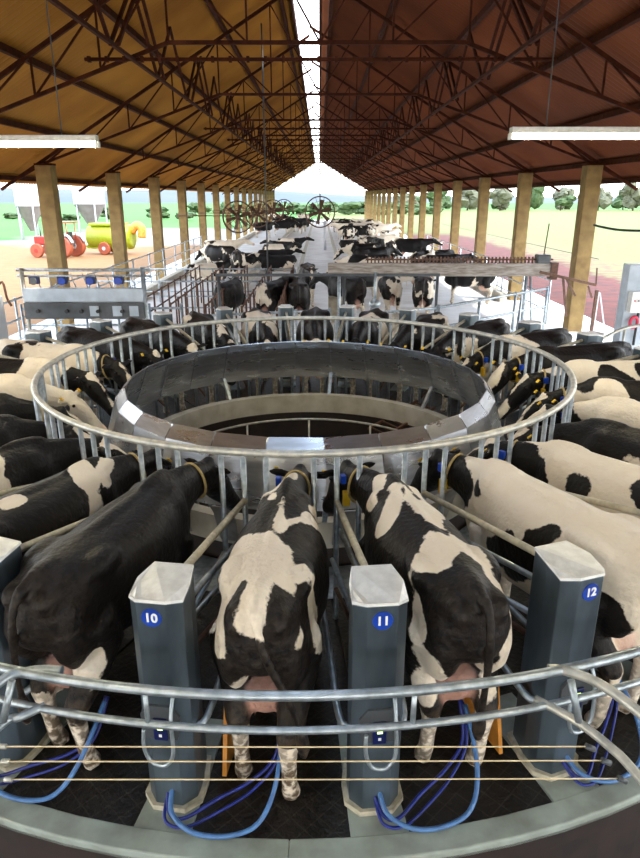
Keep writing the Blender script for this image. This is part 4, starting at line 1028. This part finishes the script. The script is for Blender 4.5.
MB().tube(smooth_path([(-1.6,0,1.5), (-2.0,0,1.9), (-2.35,0,1.7), (-2.3,0,1.1)], 4), .28, n=12).build('chute', M['orange'], wg)
MB().bar((1.4,0,.5), (2.5,0,.5), .12).build('drawbar', M['lime'], wg)
def silo(px, py, Rr, ht, hc, lab):
    p = at(px, py, z=G0); r = empty('grain_silo', p, 0, label=lab, cat='silo', group='white silos outside')
    MB().lathe([(Rr,hc),(Rr,hc+ht),(Rr*.2,hc+ht+.9),(0.01,hc+ht+.95)], n=28).build('tank', M['silo'], r)
    MB().lathe([(.22,.8),(Rr,hc)], n=28).build('cone', M['silo_cone'], r)
    for i in range(5):
        t = 2*PI*i/5+.3; MB().tube([(Rr*.98*math.cos(t),Rr*.98*math.sin(t),0), (Rr*.98*math.cos(t),Rr*.98*math.sin(t),hc+.2)], .07, n=6).build('leg', M['silo'], r)
    for z in (hc+.02, hc+ht*.5): MB().tube([(Rr*math.cos(t),Rr*math.sin(t),z) for t in (2*PI*i/28 for i in range(28))], .05, n=5, closed=True).build('band', M['silo_cone'], r)
silo(34, 240, 1.15, 5.0, 2.9, 'white cone bottomed silo, the left one, behind the tractor')
silo(93, 236, 1.5, 5.0, 3.0, 'white cone bottomed silo, the right one, behind the feed wagon')
# trees and bushes
def tree(x, y, h_, w_, mt, lab, grp, seed):
    rq = random.Random(seed); r = empty('tree', (x, y, G0), label=lab, cat='tree', group=grp)
    MB().tube([(0,0,0), (.1,0,h_*.5)], [.22,.12], n=6).build('trunk', M['bark'], r)
    m = MB()
    for i in range(9):
        blob(m, (rq.uniform(-.4,.4)*w_, rq.uniform(-.3,.3)*w_, h_*(.18+.62*rq.random())), (w_*rq.uniform(.22,.38), w_*rq.uniform(.22,.35), h_*rq.uniform(.15,.25)), 10)
    v = []
    for q_ in m.v: v.append((q_[0]+rq.uniform(-.09,.09)*w_, q_[1]+rq.uniform(-.09,.09)*w_, max(.05, q_[2]+rq.uniform(-.06,.06)*h_)))
    m.v = v; m.sm = [False]*len(m.f)
    m.build('crown', mt, r)
rq = random.Random(9)
for i in range(44):
    x = 24+(i//2)*9+(i%2)*4.5+rq.uniform(-.8,.8); y = 198+(i%2)*16+rq.uniform(-3,3)
    tree(x, y, rq.uniform(4.5,10.0), rq.uniform(4.8,5.6), M['leaf2'] if rq.random() < .45 else M['leaf'], 'scrubby tree in the distant line beyond the right hand field', 'tree line on the right', i)
for i in range(10):
    tree(-78+i*6+rq.uniform(-2,2), 118+rq.uniform(-5,5), rq.uniform(1.2,2.2), rq.uniform(2.6,3.2), M['leaf'], 'low bush in the line across the left hand field', 'bushes on the left', 100+i)
for i in range(14):
    tree(-26+i*4+rq.uniform(-.4,.4), 150+(i%2)*7, rq.uniform(2.2,3.6), rq.uniform(3.6,4.2), M['leaf'], 'green bush beyond the open far end of the barn', 'bushes past the far end', 200+i)

# ================================================================== LIGHT
wd = bpy.data.worlds.new('sky'); bpy.context.scene.world = wd; wd.use_nodes = True; nt = wd.node_tree
bg = nt.nodes['Background']; tcw = nt.nodes.new('ShaderNodeTexCoord'); sx = nt.nodes.new('ShaderNodeSeparateXYZ'); cr = nt.nodes.new('ShaderNodeValToRGB')
nt.links.new(tcw.outputs['Generated'], sx.inputs[0]); nt.links.new(sx.outputs[2], cr.inputs[0]); nt.links.new(cr.outputs[0], bg.inputs['Color'])
cr.color_ramp.elements[0].position = 0.0; cr.color_ramp.elements[0].color = (1,.98,.95,1)
cr.color_ramp.elements[1].position = .6; cr.color_ramp.elements[1].color = (.62,.78,1,1)
bg.inputs['Strength'].default_value = 3.5
sl = bpy.data.lights.new('sun', 'SUN'); sl.energy = 3.4; sl.angle = rad(1.5); sl.color = (1,.94,.82)
so = bpy.data.objects.new('sun', sl); C.objects.link(so)
so.rotation_euler = Vector((-.75, .28, -.95)).to_track_quat('-Z', 'Y').to_euler()
# ================================================================== CAMERA
cam = bpy.data.cameras.new('camera'); cam.sensor_fit = 'HORIZONTAL'; cam.sensor_width = 36; cam.lens = 36*F/640; cam.clip_end = 2000; cam.clip_start = .05
co = bpy.data.objects.new('camera', cam); C.objects.link(co); co.location = (0,0,H); co.rotation_euler = (rad(90)-TH, 0, 0)
sc = bpy.context.scene; sc.camera = co
sc.view_settings.view_transform = 'Standard'; sc.view_settings.look = 'None'; sc.view_settings.gamma = 1; sc.view_settings.exposure = 0.8
sc.view_settings.use_curve_mapping = False
